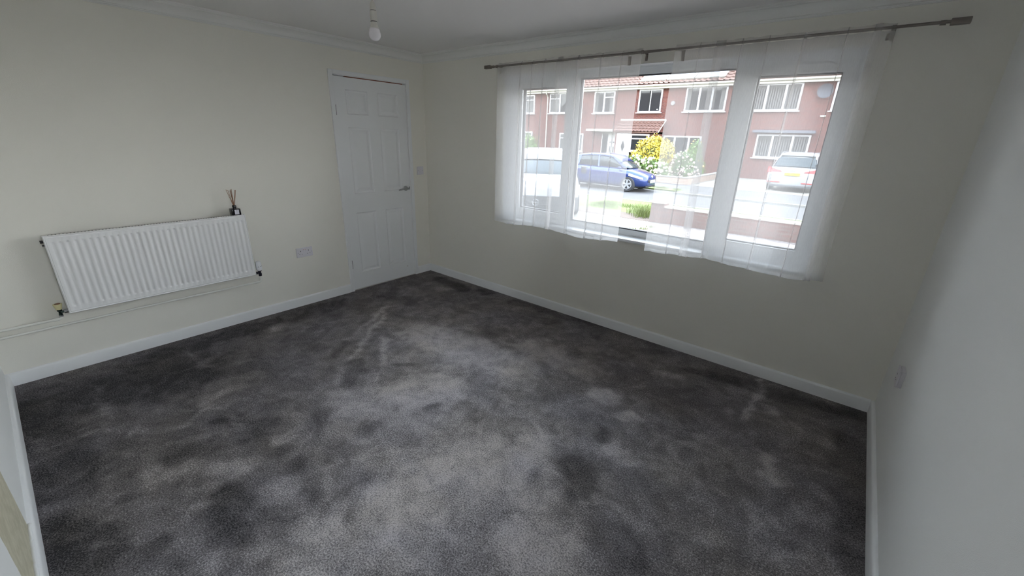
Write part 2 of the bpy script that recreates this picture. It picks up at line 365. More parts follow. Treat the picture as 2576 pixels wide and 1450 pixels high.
# ---------------------------------------------------------------- walls and ceiling
T = 0.12
b = MB()
b.box(-T, -LN - T, -0.3, 0, DY0, H + .15); b.box(-T, DY1, -0.3, 0, 0, H + .15); b.box(-T, DY0, DZ, 0, DY1, H + .15); b.box(-T, DY0, -0.3, 0, DY1, 0)
b.build('wall_left', M['wall'], label='cream painted wall with the radiator and the door', kind='structure')
b = MB()
OT = 0.28
b.box(-T, 0, -0.3, WX0, OT, H + .15); b.box(WX1, 0, -0.3, W + T, OT, H + .15); b.box(WX0, 0, -0.3, WX1, OT, WZ0 - .02); b.box(WX0, 0, WZ1, WX1, OT, H + .15)
b.build('wall_front', M['wall'], label='cream painted wall around the wide window', kind='structure')
SY0, SY1, SZ0, SZ1 = -3.17, -2.38, 0.94, 2.04      # small side window added beside the camera to brighten the room
MB().box(W, -LN - T, -0.3, W + T, SY0, H + .15).box(W, SY1, -0.3, W + T, 0, H + .15).box(W, SY0, -.3, W + T, SY1, SZ0).box(W, SY0, SZ1, W + T, SY1, H + .15).build('wall_right', M['wall_white'], label='bare pale painted wall at the right edge', kind='structure')
MB().box(0, -LN - T, -0.3, W, -LN, H + .15).build('wall_back', M['wall_back'], label='white painted wall with a vertical strip left bare beige', kind='structure')
MB().box(0, -LN, H, W, 0, H + .15).build('ceiling', M['ceiling'], label='plain white ceiling', kind='structure')

# skirting boards: rounded top edge
def skirt_prof(s):                      # s=+1 grows towards +u
    return [(0, 0), (s*ST, 0), (s*ST, SK - 0.010), (s*(ST-0.003), SK - 0.004), (s*(ST-0.009), SK), (0, SK)]
b = MB(); b.prism(skirt_prof(1), -LN, DY0 - 0.036, 'y'); b.prism(skirt_prof(1), DY1 + 0.036, 0, 'y')
b.build('baseboard_left', M['gloss'], smooth=True, label='white skirting board under the radiator wall', kind='structure')
MB().prism(skirt_prof(-1), ST, W - ST, 'x').build('baseboard_front', M['gloss'], smooth=True, label='white skirting board under the window', kind='structure')
b = MB(); b.prism([(W + u, z) for u, z in skirt_prof(-1)], -LN, 0, 'y')
b.build('baseboard_right', M['gloss'], smooth=True, label='white skirting board on the right wall', kind='structure')
b = MB(); b.prism([(-LN + u, z) for u, z in skirt_prof(1)], ST, W - ST, 'x')
b.build('baseboard_back', M['gloss'], smooth=True, label='white skirting board below the part bare wall', kind='structure')
# rough filler bead on the back skirting where the paper was stripped
b = MB(); rings = []
for i in range(60):
    x = 1.60 + i * 0.012
    rings.append((x, -LN + 0.004 + 0.003 * noise.noise(Vector((x * 40, 0, 0))), SK + 0.004 + 0.004 * noise.noise(Vector((x * 25, 3, 0)))))
b.tube(rings, [0.006 + 0.003 * noise.noise(Vector((p[0] * 60, 7, 0))) for p in rings], 8)
b.build('trim_5', M['gloss'], smooth='all', label='rough white filler bead along the back skirting top', kind='structure')

# coving: bead, cove, bead; profile in (distance from wall, drop from ceiling)
CP = [(0, 0), (0.098, 0), (0.098, 0.007), (0.093, 0.010), (0.091, 0.006), (0.088, 0.006), (0.086, 0.013), (0.080, 0.017), (0.077, 0.009), (0.073, 0.009), (0.072, 0.018)]
for k in range(9):
    a = k / 8 * PI / 2
    CP.append((0.014 + 0.058 * (1 - math.sin(a)), 0.018 + 0.036 * (1 - math.cos(a))))
CP += [(0.019, 0.055), (0.019, 0.060), (0.011, 0.060), (0.011, 0.063), (0.015, 0.065), (0.013, 0.069), (0.007, 0.070), (0.007, 0.074), (0, 0.074)]
CP = [(u, H - d) for u, d in CP]
def coving(name, prof, p0, p1, ax, label):
    # mitred ends: the profile point u is pulled in by u at both ends
    b = MB(); n = len(prof)
    def P(u, z, t): return (t, u, z) if ax == 'x' else (u, t, z)
    base = prof[0][0]
    A = [b.bm.verts.new(P(u, z, p0 + abs(u - base))) for u, z in prof]; B = [b.bm.verts.new(P(u, z, p1 - abs(u - base))) for u, z in prof]
    for k in range(n): b.bm.faces.new((A[k], A[(k+1) % n], B[(k+1) % n], B[k]))
    b.bm.faces.new(A[::-1]); b.bm.faces.new(B)
    b.build(name, M['coving'], smooth=True, label=label, kind='structure')
coving('trim_1', CP, -LN, 0, 'y', 'white moulded coving above the door and radiator')
coving('trim_2', [(-u, z) for u, z in CP], 0, W, 'x', 'white moulded coving above the curtain pole')
coving('trim_3', [(W - u, z) for u, z in CP], -LN, 0, 'y', 'white moulded coving on the right wall')
coving('trim_4', [(-LN + u, z) for u, z in CP], 0, W, 'x', 'white moulded coving on the back wall')

# ---------------------------------------------------------------- door
door = thing('door_1', 'white six panel door with a chrome lever handle', 'door', (0, -0.62, 0), kind='structure')
def dl(y): return y + 0.62               # world y to door local
b = MB()
AW = 0.036; AX = 0.020
b.box(0, dl(DY0) - AW, 0, AX, dl(DY0), DZ + AW, bev=0.003); b.box(0, dl(DY1), 0, AX, dl(DY1) + AW, DZ + AW, bev=0.003); b.box(0, dl(DY0), DZ, AX, dl(DY1), DZ + AW, bev=0.003)
b.build('architrave', M['gloss'], door)
b = MB()
b.box(-T, dl(DY0) - .0, 0, 0, dl(DY0) + 0.004, DZ); b.box(-T, dl(DY1) - 0.004, 0, 0, dl(DY1), DZ); b.box(-T, dl(DY0), DZ - 0.004, 0, dl(DY1), DZ)
b.box(-0.062, dl(DY0), 0, -0.040, dl(DY0) + 0.02, DZ); b.box(-0.062, dl(DY1) - 0.02, 0, -0.040, dl(DY1), DZ); b.box(-0.062, dl(DY0), DZ - 0.02, -0.040, dl(DY1), DZ)
b.build('door_lining', M['gloss'], door)
MB().box(-0.040, dl(-0.88), DZ - 0.0115, -0.001, dl(-0.27), DZ - 0.004).build('lining_gap', M['rust'], door, label='bare reddish wood showing above the door')
PAN = [(-0.897, -0.674, 1.687, 1.892), (-0.566, -0.336, 1.687, 1.892), (-0.900, -0.678, 0.973, 1.576), (-0.566, -0.342, 0.977, 1.576), (-0.902, -0.680, 0.183, 0.788), (-0.568, -0.345, 0.178, 0.784)]
def door_leaf():
    """a slab whose face carries six moulded panels as stepped grid lines"""
    ly0, ly1, lz0, lz1 = DY0 + 0.0065, DY1 - 0.0055, 0.008, DZ - 0.012
    bm = bmesh.new()
    F = 0.0                              # face at wall plane
    ys = sorted({ly0, ly1, *[p[0] for p in PAN[:1]]})
    # face built with rectangles around and inside each panel
    def quad(pts): bm.faces.new([bm.verts.new((x, dl(y), z)) for x, y, z in pts])
    cols = [(ly0, None), (None, ly1)]
    # flat stiles and rails: cut the face in horizontal bands between panel rows
    rows = [(PAN[4], PAN[5]), (PAN[2], PAN[3]), (PAN[0], PAN[1])]
    zc = lz0
    for l, r in rows:
        zb, ztp = min(l[2], r[2]), max(l[3], r[3])
        quad([(F, ly0, zc), (F, ly1, zc), (F, ly1, zb), (F, ly0, zb)])
        quad([(F, ly0, zb), (F, l[0], zb), (F, l[0], ztp), (F, ly0, ztp)])
        quad([(F, l[1], zb), (F, r[0], zb), (F, r[0], ztp), (F, l[1], ztp)])
        quad([(F, r[1], zb), (F, ly1, zb), (F, ly1, ztp), (F, r[1], ztp)])
        for p in (l, r):
            steps = [(0, F), (0.008, F - 0.008), (0.016, F - 0.0095), (0.020, F - 0.0095), (0.042, F - 0.003), (0.048, F - 0.0025)]
            prev = None
            for off, x in steps:
                z0, z1 = (zb, ztp)
                ring = [bm.verts.new((x, dl(p[0] + off), z0 + off)), bm.verts.new((x, dl(p[1] - off), z0 + off)), bm.verts.new((x, dl(p[1] - off), z1 - off)), bm.verts.new((x, dl(p[0] + off), z1 - off))]
                if prev:
                    for k in range(4): bm.faces.new((prev[k], prev[(k+1) % 4], ring[(k+1) % 4], ring[k]))
                prev = ring
            bm.faces.new(prev)
        zc = ztp
    quad([(F, ly0, zc), (F, ly1, zc), (F, ly1, lz1), (F, ly0, lz1)])
    B = F - 0.038
    quad([(B, ly0, lz0), (B, ly0, lz1), (B, ly1, lz1), (B, ly1, lz0)])
    quad([(F, ly0, lz0), (F, ly0, lz1), (B, ly0, lz1), (B, ly0, lz0)]); quad([(F, ly1, lz0), (B, ly1, lz0), (B, ly1, lz1), (F, ly1, lz1)])
    quad([(F, ly0, lz0), (B, ly0, lz0), (B, ly1, lz0), (F, ly1, lz0)]); quad([(F, ly0, lz1), (F, ly1, lz1), (B, ly1, lz1), (B, ly0, lz1)])
    bmesh.ops.remove_doubles(bm, verts=bm.verts, dist=1e-5); bmesh.ops.recalc_face_normals(bm, faces=bm.faces)
    me = bpy.data.meshes.new('door_leaf'); bm.to_mesh(me); bm.free(); me.materials.append(M['gloss'])
    o = bpy.data.objects.new('door_leaf', me); COL.objects.link(o); o.parent = door
    return o
leaf = door_leaf()
h = MB()
h.lathe([(0.0255, 0.0), (0.0255, 0.006), (0.022, 0.009), (0.010, 0.010), (0.009, 0.045)], (0, dl(-0.300), 0.984), 'x', 28)
h.tube([(0.042, dl(-0.288), 0.984), (0.046, dl(-0.305), 0.985), (0.048, dl(-0.34), 0.986), (0.047, dl(-0.37), 0.984), (0.044, dl(-0.395), 0.979), (0.036, dl(-0.412), 0.974)], [0.0095, 0.0105, 0.0095, 0.0085, 0.008, 0.0065], 14)
h.build('door_handle', M['chrome'], door, smooth=True)
MB().box(-0.001, dl(DY1) - 0.016, 0.968, 0.0012, dl(DY1) - 0.0095, 1.0).build('latch_plate', M['brass'], door)
for z in (1.675, 0.235):
    b = MB(); b.tube([(0.004, dl(DY0) + 0.005, z), (0.004, dl(DY0) + 0.005, z + 0.085)], 0.0055, 10); b.box(-0.002, dl(DY0) - 0.002, z, 0.0025, dl(DY0) + 0.012, z + 0.085)
    b.build('hinge', M['dark'], door)
MB().box(-T - 0.9, DY0 - .3, -0.1, -T - 0.85, DY1 + .3, 2.3).box(-T - .85, DY0 - .3, -.1, -T, DY1 + .3, -.02).box(-T - .85, DY0 - .3, 2.25, -T, DY1 + .3, 2.3).box(-T - .85, DY0 - .3, -.02, -T, DY0 - .25, 2.25).box(-T - .85, DY1 + .25, -.02, -T, DY1 + .3, 2.25).build('wall_hall', M['wall'], label='hall wall behind the closed door', kind='structure')
MB().lathe([(0.004, 0), (0.004, 0.002)], (0.0, -0.332, 0.118), 'x', 10).build('screw_mark', M['rust'], None)
bpy.data.objects['screw_mark'].parent = door; bpy.data.objects['screw_mark'].location = (0, 0.62, 0)

# ---------------------------------------------------------------- window
win = thing('window_1', 'wide white upvc window of three lights behind voile', 'window', (2.37, 0.13, 0.8), kind='structure')
def wl(x, y, z): return (x - 2.37, y - 0.13, z - 0.8)
def wbox(b, x0, y0, z0, x1, y1, z1, bev=0.003):
    p, q = wl(x0, y0, z0), wl(x1, y1, z1); b.box(*p, *q, bev=bev, seg=1)
FY0, FY1 = 0.130, 0.200
FZ0, FZ1 = WZ0, WZ1
b = MB()
wbox(b, WX0, FY0, FZ0, WX1, FY1, 0.845); wbox(b, WX0, FY0, 2.002, WX1, FY1, FZ1)
wbox(b, WX0, FY0, 0.845, WX0 + .052, FY1, 2.002); wbox(b, WX1 - .044, FY0, 0.845, WX1, FY1, 2.002)
wbox(b, 1.738, FY0, 0.845, 1.805, FY1, 2.002); wbox(b, 2.968, FY0, 0.845, 3.046, FY1, 2.002)
b.build('window_frame', M['upvc'], win)
for x0, x1 in ((WX0 + .054, 1.736), (3.048, WX1 - .046)):
    b = MB(); w = 0.052
    y0, y1 = FY0 - 0.012, FY1 - 0.01
    wbox(b, x0, y0, 0.838, x1, y1, 0.838 + w); wbox(b, x0, y0, 2.0 - w, x1, y1, 2.0)
    wbox(b, x0, y0, 0.838 + w, x0 + w, y1, 2.0 - w); wbox(b, x1 - w, y0, 0.838 + w, x1, y1, 2.0 - w)
    sash = b.build('sash', M['upvc'], win)
    def rim(bb, a0, z0, a1, z1, t=0.007, yy=0.16):
        for q in ((a0, z0, a1, z0 + t), (a0, z1 - t, a1, z1), (a0, z0 + t, a0 + t, z1 - t), (a1 - t, z0 + t, a1, z1 - t)):
            wbox(bb, q[0], yy - .012, q[1], q[2], yy + .016, q[3], bev=0)
    g = MB(); rim(g, x0 + w, 0.838 + w, x1 - w, 2.0 - w); g.build('gasket', M['gasket'], sash)
    g = MB(); wbox(g, x0 + w, 0.158, 0.838 + w, x1 - w, 0.162, 2.0 - w, bev=0); g.build('pane', M['glass'], sash)
g = MB(); rim(g, 1.805, 0.845, 2.968, 2.002); g.build('gasket', M['gasket'], win)
g = MB(); wbox(g, 1.805, 0.158, 0.845, 2.968, 0.162, 2.002, bev=0); g.build('pane', M['glass'], win)
for x, z in ((1.709, 1.015), (3.076, 1.017), (3.076, 1.779), (1.709, 1.792)):
    b = MB(); y = FY0 - 0.012
    wbox(b, x - .012, y - .010, z - .032, x + .012, y, z + .032, bev=.003)
    wbox(b, x - .008, y - .030, z - .012, x + .008, y - .008, z + .012, bev=.003)
    wbox(b, x - .007, y - .034, z - .095, x + .007, y - .022, z + .006, bev=.004)
    b.build('window_handle', M['upvc'], win)
b = MB(); wbox(b, 1.05, -0.035, WZ0 - 0.02, 3.70, 0.0, WZ0 + 0.002, bev=.007); wbox(b, WX0, 0.0, WZ0 - 0.02, WX1, 0.132, WZ0 + 0.002, bev=0)
b.build('window_sill', M['upvc'], win)
# thin white liner on the plaster reveals
b = MB(); wbox(b, WX0, 0.0, WZ0, WX0 + .003, FY0, WZ1, bev=0); wbox(b, WX1 - .003, 0.0, WZ0, WX1, FY0, WZ1, bev=0); wbox(b, WX0, 0.0, WZ1 - .003, WX1, FY0, WZ1, bev=0)
b.build('reveal_lining', M['gloss'], win)
b = MB(); wbox(b, WX0 - .03, 0.20, WZ0 - .03, WX1 + .03, 0.33, WZ0 - .005, bev=.004)
b.build('outer_sill', M['upvc'], win)

# unseen side window, added to let more daylight into the room
w2 = thing('added_window', 'small white side window, unseen, added to brighten the room', 'window', (W, (SY0 + SY1) / 2, SZ0), kind='structure')
hw_ = (SY1 - SY0) / 2; hh_ = SZ1 - SZ0
b = MB(); b.box(.03, -hw_, 0, .09, hw_, .05); b.box(.03, -hw_, hh_ - .05, .09, hw_, hh_); b.box(.03, -hw_, .05, .09, -hw_ + .05, hh_ - .05); b.box(.03, hw_ - .05, .05, .09, hw_, hh_ - .05)
b.build('window_frame', M['upvc'], w2)
MB().box(.058, -hw_ + .05, .05, .062, hw_ - .05, hh_ - .05).build('pane', M['glass'], w2)

# unseen flat canopy, added to keep direct sun out of our window
canopy = MB(); canopy.box(0.75, OT, 2.30, 3.95, OT + 0.60, 2.40)
canopy.build('window_canopy', plain('added_canopy_grey', (0.30, 0.31, 0.33), 0.7), label='unseen flat grey canopy added to keep sun off the window', cat='canopy')

# ---------------------------------------------------------------- curtain pole
RY, RZ = -0.080, 2.108
pole = thing('curtain_pole', 'thin brushed steel curtain pole with square end finials above the window', 'curtain pole', (2.47, 0, RZ))
b = MB(); b.tube([(-1.44, RY, 0), (0.06, RY, 0)], 0.0085, 14); b.tube([(0.06, RY, 0), (1.44, RY, 0.002)], 0.007, 14)
b.build('pole', M['rodmetal'], pole, smooth=True)
for s, x in ((-1, -1.42), (1, 1.40)):
    b = MB()
    b.tube([(x, RY, 0), (x + s * .022, RY, 0)], 0.0105, 14); b.tube([(x + s*.022, RY, 0), (x + s*.036, RY, 0)], 0.005, 12)
    e = sorted((x + s * .036, x + s * .105)); b.box(e[0], RY - .014, -.014, e[1], RY + .014, .014, bev=.003)
    b.build('finial', M['rodmetal'], pole, smooth=True)
for x in (-1.385, -0.068, 1.235):
    b = MB(); b.tube([(x, 0, 0), (x, RY - .01, 0)], 0.005, 10); b.box(x - .009, -.004, -.042, x + .009, 0, .012, bev=.001); b.tube([(x - .008, RY, 0), (x + .008, RY, 0)], 0.0115, 14)
    b.build('bracket', M['rodmetal'], pole, smooth=True)

# ---------------------------------------------------------------- voile curtains
def voile(name, label, x0, x1, zb, folds, tapes, seed, endfold=None):
    """folds: (x, width) places where the cloth doubles back on itself"""
    t = thing(name, label, 'curtain', ((x0 + x1) / 2, RY, zb)); ox, oz = (x0 + x1) / 2, zb
    path = []                                             # plan path: (x, layer)
    x = x0; lay = 0.0; step = 0.012
    for fx, fw in sorted(folds):
        while x < fx: path.append((x, 0.0)); x += step
        for k in range(9): path.append((fx + fw * k / 8, -0.010 * math.sin(k / 8 * PI / 2)))
        for k in range(1, 9): path.append((fx + fw * (1 - k / 8), -0.010 + 0.006 * math.sin(k / 8 * PI)))
        for k in range(1, 5): path.append((fx + fw * k / 4, -0.004 + 0.004 * k / 4))
        x = fx + fw + step
    while x < x1: path.append((x, 0.0)); x += step
    path.append((x1, 0.0))
    zs = [2.094, 2.088, 2.08, 2.06, 2.03, 2.0, 1.9, 1.75, 1.6, 1.4, 1.2, 1.05, 0.95, 0.88, 0.83, zb + .02, zb]
    rows = []
    for z in zs:
        d = max(0.0, (2.10 - z) / 1.32)
        row = []
        for x, l in path:
            gather = noise.noise(Vector((x * 26, seed, 0))) * 0.006 * (1 - min(1, d * 3))
            wave = (math.sin(x * 9.5 + seed) * 0.020 + math.sin(x * 21 + seed * 2) * 0.009 + noise.noise(Vector((x * 8, z * 1.3, seed))) * 0.012) * (0.12 + d)
            y = RY - 0.013 - 0.002 * d + l * (1 + 1.5 * d) - abs(wave) * 0.8 + gather * .6
            xx = x + (0.012 * noise.noise(Vector((x * 3, z * 1.5, seed + 5)))) * d + 0.01 * d * math.sin(x * 7)
            zz = z + (0.004 * noise.noise(Vector((x * 30, 1, seed))) if z > 2.09 else 0) + ((0.012 * math.sin(x * 8 + seed) + .006 * noise.noise(Vector((x * 14, 3, seed)))) if z < zb + .03 else 0)
            row.append((xx - ox, y - RY, zz - oz))
        rows.append(row)
    b = MB(); b.grid(rows); drop = b.build('drop', M['voile'], t, smooth=True)
    # header: the pocket that wraps round the pole, and a small stand-up frill
    rows = []
    for z, y in ((2.130, 0.0), (2.122, -0.006), (2.116, -0.0115), (2.108, -0.0135), (2.098, -0.012)):
        rows.append([(x - ox, y + 0.002 * noise.noise(Vector((x * 40, z * 9, seed))), z + 0.006 * noise.noise(Vector((x * 22, 5, seed))) - oz) for x, l in path])
    b = MB(); b.grid(rows)
    rows = []
    for z, y in ((2.130, 0.0), (2.122, 0.006), (2.112, 0.0125), (2.098, 0.012), (2.080, 0.006), (2.052, -0.006)):
        rows.append([(x - ox, y + 0.002 * noise.noise(Vector((x * 40, z * 9, seed))), z + 0.006 * noise.noise(Vector((x * 22, 5, seed))) * (z > 2.1) - oz) for x, l in path])
    b.grid(rows); b.build('heading_pocket', M['voile_head'], t, smooth='all')
    # hem: a doubled strip at the foot, and a doubled strip down each side
    rows = []
    for z in (zb + .022, zb + .011, zb):
        r0 = rows_at(drop, path, z, zb, zs)
        rows.append([(p[0], p[1] - 0.0025, z - oz + (p[2] - (zb - oz))) for p in r0])
    b = MB(); b.grid(rows); b.build('hem', M['voile'], t, smooth='all')
    for tx, z0, z1, w in tapes:
        b = MB(); b.box(tx - ox, -0.020, z0 - oz, tx - ox + w, -0.0185, z1 - oz); b.build('tab_tape', M['voile_tape'], t)
    return t
def rows_at(drop, path, z, zb, zs):
    me = drop.data; n = len(path); k = len(zs) - 1
    return [tuple(me.vertices[k * n + i].co) for i in range(n)]
voile('voile_curtain', 'left sheer white voile curtain, beside the corner with the door', 1.105, 2.405, 0.778,
      [(1.36, .006), (1.48, .004), (1.595, .008), (1.72, .045), (1.90, .012), (2.10, .006), (2.26, .004)], [(2.312, 2.03, 2.086, .022), (1.132, 2.045, 2.065, .012)], 1.0)
voile('voile_curtain', 'right sheer white voile curtain, overhanging the window towards the pole end', 2.628, 3.715, 0.775,
      [(2.78, .004), (2.875, .055), (3.02, .006), (3.16, .004), (3.33, .014), (3.52, .005), (3.630, .03)], [(2.676, 2.03, 2.092, .022), (3.684, 2.05, 2.082, .012)], 2.3)

# ---------------------------------------------------------------- radiator
RX, RY0, RY1, RZ0, RZ1 = 0.095, -2.9976, -1.9073, 0.4054, 0.9046
rad = thing('radiator', 'white ribbed panel radiator hung on the cream wall', 'radiator', (0, (RY0 + RY1) / 2, 0.3))
rc = (RY0 + RY1) / 2
def rl(y): return y - rc
def flute_panel():
    NF = 32; m = 0.018; y0, y1 = RY0 + m, RY1 - m; pitch = (y1 - y0) / NF
    cols = [RY0, RY0 + .004, RY0 + .008, RY0 + .011]
    for i in range(NF):
        for f in (0.05, 0.18, 0.30, 0.42, 0.58, 0.70, 0.82, 0.95): cols.append(y0 + (i + f) * pitch)
    cols += [RY1 - .011, RY1 - .008, RY1 - .004, RY1]
    zl = [RZ0, RZ0 + .004, RZ0 + .010, RZ0 + .014, RZ0 + .040, RZ0 + .050, RZ0 + .058, RZ1 - .058, RZ1 - .050, RZ1 - .040, RZ1 - .014, RZ1 - .010, RZ1 - .004, RZ1]
    rows = []
    for z in zl:
        row = []
        for k, y in enumerate(cols):
            edge = min(y - RY0, RY1 - y, z - RZ0, RZ1 - z)
            x = RX
            if edge < .002: x -= .006
            elif edge < .0045: x -= .001
            elif edge < .0105 and edge > .0055: x -= .004
            if 4 <= k < len(cols) - 4 and RZ0 + .045 < z < RZ1 - .045:
                f = ((y - y0) / pitch) % 1
                x -= .0090 * (1 if .36 < f < .64 else max(0, 1 - (abs(f - .5) - .14) / .22))
            row.append((x, rl(y), z - .3))
        rows.append(row)
    b = MB(); b.grid(rows)
    b.box(RX - .040, rl(RY0), RZ0 - .3, RX - .0065, rl(RY0) + .0012, RZ1 - .3); b.box(RX - .040, rl(RY1) - .0012, RZ0 - .3, RX - .0065, rl(RY1), RZ1 - .3)
    b.box(RX - .0105, rl(RY0), RZ1 - .3 - .0012, RX - .0065, rl(RY1), RZ1 - .3); b.box(RX - .018, rl(RY0), RZ0 - .3, RX - .0065, rl(RY1), RZ0 - .3 + .0012)
    b.box(RX - .0165, rl(RY0) + .002, RZ0 - .298, RX - .0155, rl(RY1) - .002, RZ1 - .315)
    return b.build('front_panel', M['rad'], rad, smooth=True)
flute_panel()
b = MB(); N_ = 64; rows = [[], []]
for i in range(N_ * 4 + 1):
    y = RY0 + .025 + (RY1 - RY0 - .05) * i / (N_ * 4); x = (RX - .045, RX - .045, RX - .017, RX - .017)[i % 4]
    rows[0].append((x, rl(y), RZ1 - .303)); rows[1].append((x, rl(y), RZ0 - .27))
b.grid(rows); b.build('convector_fins', M['zinc'], rad)
MB().box(0.046, rl(RY0) + .02, RZ0 - .28, 0.049, rl(RY1) - .02, RZ1 - .308).build('added_back_sheet', M['zinc'], rad)  # added dark sheet, closes the fin cells so they look dark from above
for y in (RY0 + .15, RY1 - .15):
    MB().box(0.001, rl(y) - .02, 0.16, 0.037, rl(y) + .02, 0.52).build('wall_bracket', M['rad'], rad)
b = MB(); b.tube([(0.055, rl(RY0) - .014, RZ1 - .34), (0.055, rl(RY0) + .01, RZ1 - .34)], .009, 10); b.tube([(0.055, rl(RY0) - .010, RZ1 - .363), (0.055, rl(RY0) + .01, RZ1 - .363)], .005, 10)
b.build('bleed_plug', M['dark'], rad)
# thermostatic valve, right
VX = 0.055; ty = -1.868
b = MB(); b.lathe([(0.014, 0.428), (0.020, 0.434), (0.0215, 0.448), (0.0215, 0.462), (0.0205, 0.466), (0.0205, 0.490), (0.0185, 0.502), (0.012, 0.507)], (VX, rl(ty), -.3), 'z', 26)
head = b.build('thermostat_head', M['upvc'], rad, smooth=True)
b = MB()
for a in (-0.5, 0.5, 1.5, 2.6, 3.6):
    cx, cyy = VX + .0208 * math.cos(a), rl(ty) + .0208 * math.sin(a); b.lathe([(0.0028, -.0018), (0.0028, .0018)], (cx, cyy, 0.164), 'z', 8)
b.build('head_slots', M['dark'], head)
b = MB(); b.lathe([(0.013, 0.398), (0.013, 0.404), (0.0095, 0.407), (0.0095, 0.418), (0.015, 0.420), (0.015, 0.429)], (VX, rl(ty), -.3), 'z', 6)
b.tube([(VX, rl(ty), 0.110), (VX, rl(ty) - .022, 0.110)], .008, 12); b.tube([(VX, rl(ty) - .020, 0.110), (VX, rl(ty) - .034, 0.110)], .012, 6); b.lathe([(0.0115, 0.380), (0.0125, 0.386), (0.0125, 0.396), (0.010, 0.398)], (VX, rl(ty), -.3), 'z', 6)
b.build('valve_body', plain('dark_valve_metal', (0.035, 0.033, 0.05), 0.35, metal=0.7), rad)
# lockshield, left
ly = -3.034
b = MB(); b.lathe([(0.013, 0.436), (0.0145, 0.440), (0.021, 0.468), (0.021, 0.472)], (VX, rl(ly), -.3), 'z', 24)
kn = b.build('valve_knob', M['cream'], rad, smooth=True, label='yellowed cream valve knob')
MB().lathe([(0.014, 0.4722), (0.014, 0.4730)], (VX, rl(ly), -.3), 'z', 20).build('knob_top', plain('brown_stain', (0.22, 0.10, 0.05), 0.7), kn)
b = MB(); b.lathe([(0.010, 0.398), (0.010, 0.408), (0.008, 0.410), (0.008, 0.424), (0.013, 0.426), (0.013, 0.436)], (VX, rl(ly), -.3), 'z', 6)
b.tube([(VX, rl(ly), 0.117), (VX, rl(ly) + .020, 0.117)], .007, 12)
b.build('valve_body', plain('green_dark_valve', (0.03, 0.05, 0.045), 0.35, metal=0.7), rad)
b = MB(); b.tube([(VX, rl(ly) + .018, 0.117), (VX, rl(ly) + .037, 0.117)], .013, 6); b.lathe([(0.011, 0.388), (0.011, 0.398)], (VX, rl(ly), -.3), 'z', 6)
b.build('valve_nut', M['chrome'], rad)
def bend(c0, c1, c2, n=7):
    out = []
    for k in range(n + 1):
        t = k / n; out.append(tuple((1-t)**2 * c0[i] + 2*t*(1-t) * c1[i] + t*t * c2[i] for i in range(3)))
    return out
b = MB(); z = 0.331
b.tube([(VX, rl(ty), 0.380 - .3)] + bend((VX, rl(ty), z + .022 - .3), (VX, rl(ty), z - .3), (VX, rl(ty) - .022, z - .3)) + [(VX - .02, rl(-2.6), z - .004 - .3), (VX - .02, rl(-LN) + .004, z - .010 - .3)], .0075, 12)
b.tube([(VX, rl(ty) - .018, z - .3), (VX - .0015, rl(ty) - .045, z - .3)], .0092, 12); b.tube([(VX, rl(ty), z + .018 - .3), (VX, rl(ty), z + .035 - .3)], .0092, 12)
b.build('flow_pipe', M['pipe'], rad, smooth=True)
b = MB(); z = 0.374
b.tube([(VX, rl(ly), 0.388 + .010 - .3)] + bend((VX, rl(ly), z + .020 - .3), (VX, rl(ly), z - .3), (VX, rl(ly) - .020, z - .3)) + [(VX - .004, rl(-LN) + .004, z + .001 - .3)], .0085, 12)
b.tube([(VX, rl(ly) - .014, z - .3), (VX, rl(ly) - .040, z - .3)], .0105, 12)
b.build('return_pipe', M['pipe'], rad, smooth=True)

# ---------------------------------------------------------------- reed diffuser
dif = thing('reed_diffuser', 'small black bottle of brown reeds standing on the radiator', 'diffuser', (0.062, -1.962, RZ1))
b = MB()
b.box(-.030, -.0305, 0, .030, .0305, .050, bev=.004); b.lathe([(0.011, .049), (0.0105, .052), (0.0105, .058), (0.0135, .059), (0.0135, .074), (0.0125, .076)], (0, 0, 0), 'z', 20)
b.build('bottle', M['blackglass'], dif, smooth=True)
lab = MB().box(.0301, -.0125, .008, .0306, .0165, .043).build('label', M['paper'], dif)
b = MB(); b.box(.0306, -.004, .034, .0308, .008, .039); b.box(.0306, -.007, .027, .0308, .011, .0285); b.box(.0306, -.005, .021, .0308, .009, .0222); b.box(.0306, -.008, .013, .0308, .012, .0142)
b.build('label_print', M['print'], lab)
for dx, dy, hh in ((.006, -.034, .196), (-.012, -.018, .190), (.004, -.008, .186), (.010, .000, .198), (-.004, -.001, .192), (.012, .022, .190), (.004, .030, .188)):
    b = MB(); b.tube([(dx * .12, dy * .12, .070), (dx, dy, hh)], .0016, 8); b.build('reed', M['reed'], dif, smooth=True)

# ---------------------------------------------------------------- sockets and switch
sock = thing('wall_socket', 'white double power socket low on the wall between radiator and door', 'socket', (0, -1.4573, 0.498))
MB().box(0, -.073, -.043, .009, .073, .043, bev=.003).build('face_plate', M['plastic'], sock)
for s in (-1, 1):
    c = s * .0355
    for q in ((c - .002, .008, c + .002, .018), (c - .0145, -.016, c - .0085, -.0125), (c + .0075, -.016, c + .0135, -.0125)): MB().box(.0088, q[0], q[1], .0095, q[2], q[3]).build('pin_hole', M['hole'], sock)
    b = MB(); b.box(.009, s * .009 - .0055, .009, .0125, s * .009 + .0055, .029, bev=.0015)
    rk = b.build('rocker', M['plastic'], sock)
    MB().box(.0125, s * .009 - .003, .024, .0128, s * .009 + .003, .027).build('on_mark', plain('red_mark', (0.5, 0.08, 0.06), 0.5), rk)
    MB().lathe([(0.003, .0085), (0.003, .0096)], (0, s * .0600, -.001), 'x', 10).build('screw_cap', M['print'], sock)
sw = thing('light_switch', 'white single light switch between the door and the corner', 'light switch', (0, -0.097, 1.161))
MB().box(0, -.043, -.043, .009, .043, .043, bev=.003).build('face_plate', M['plastic'], sw)
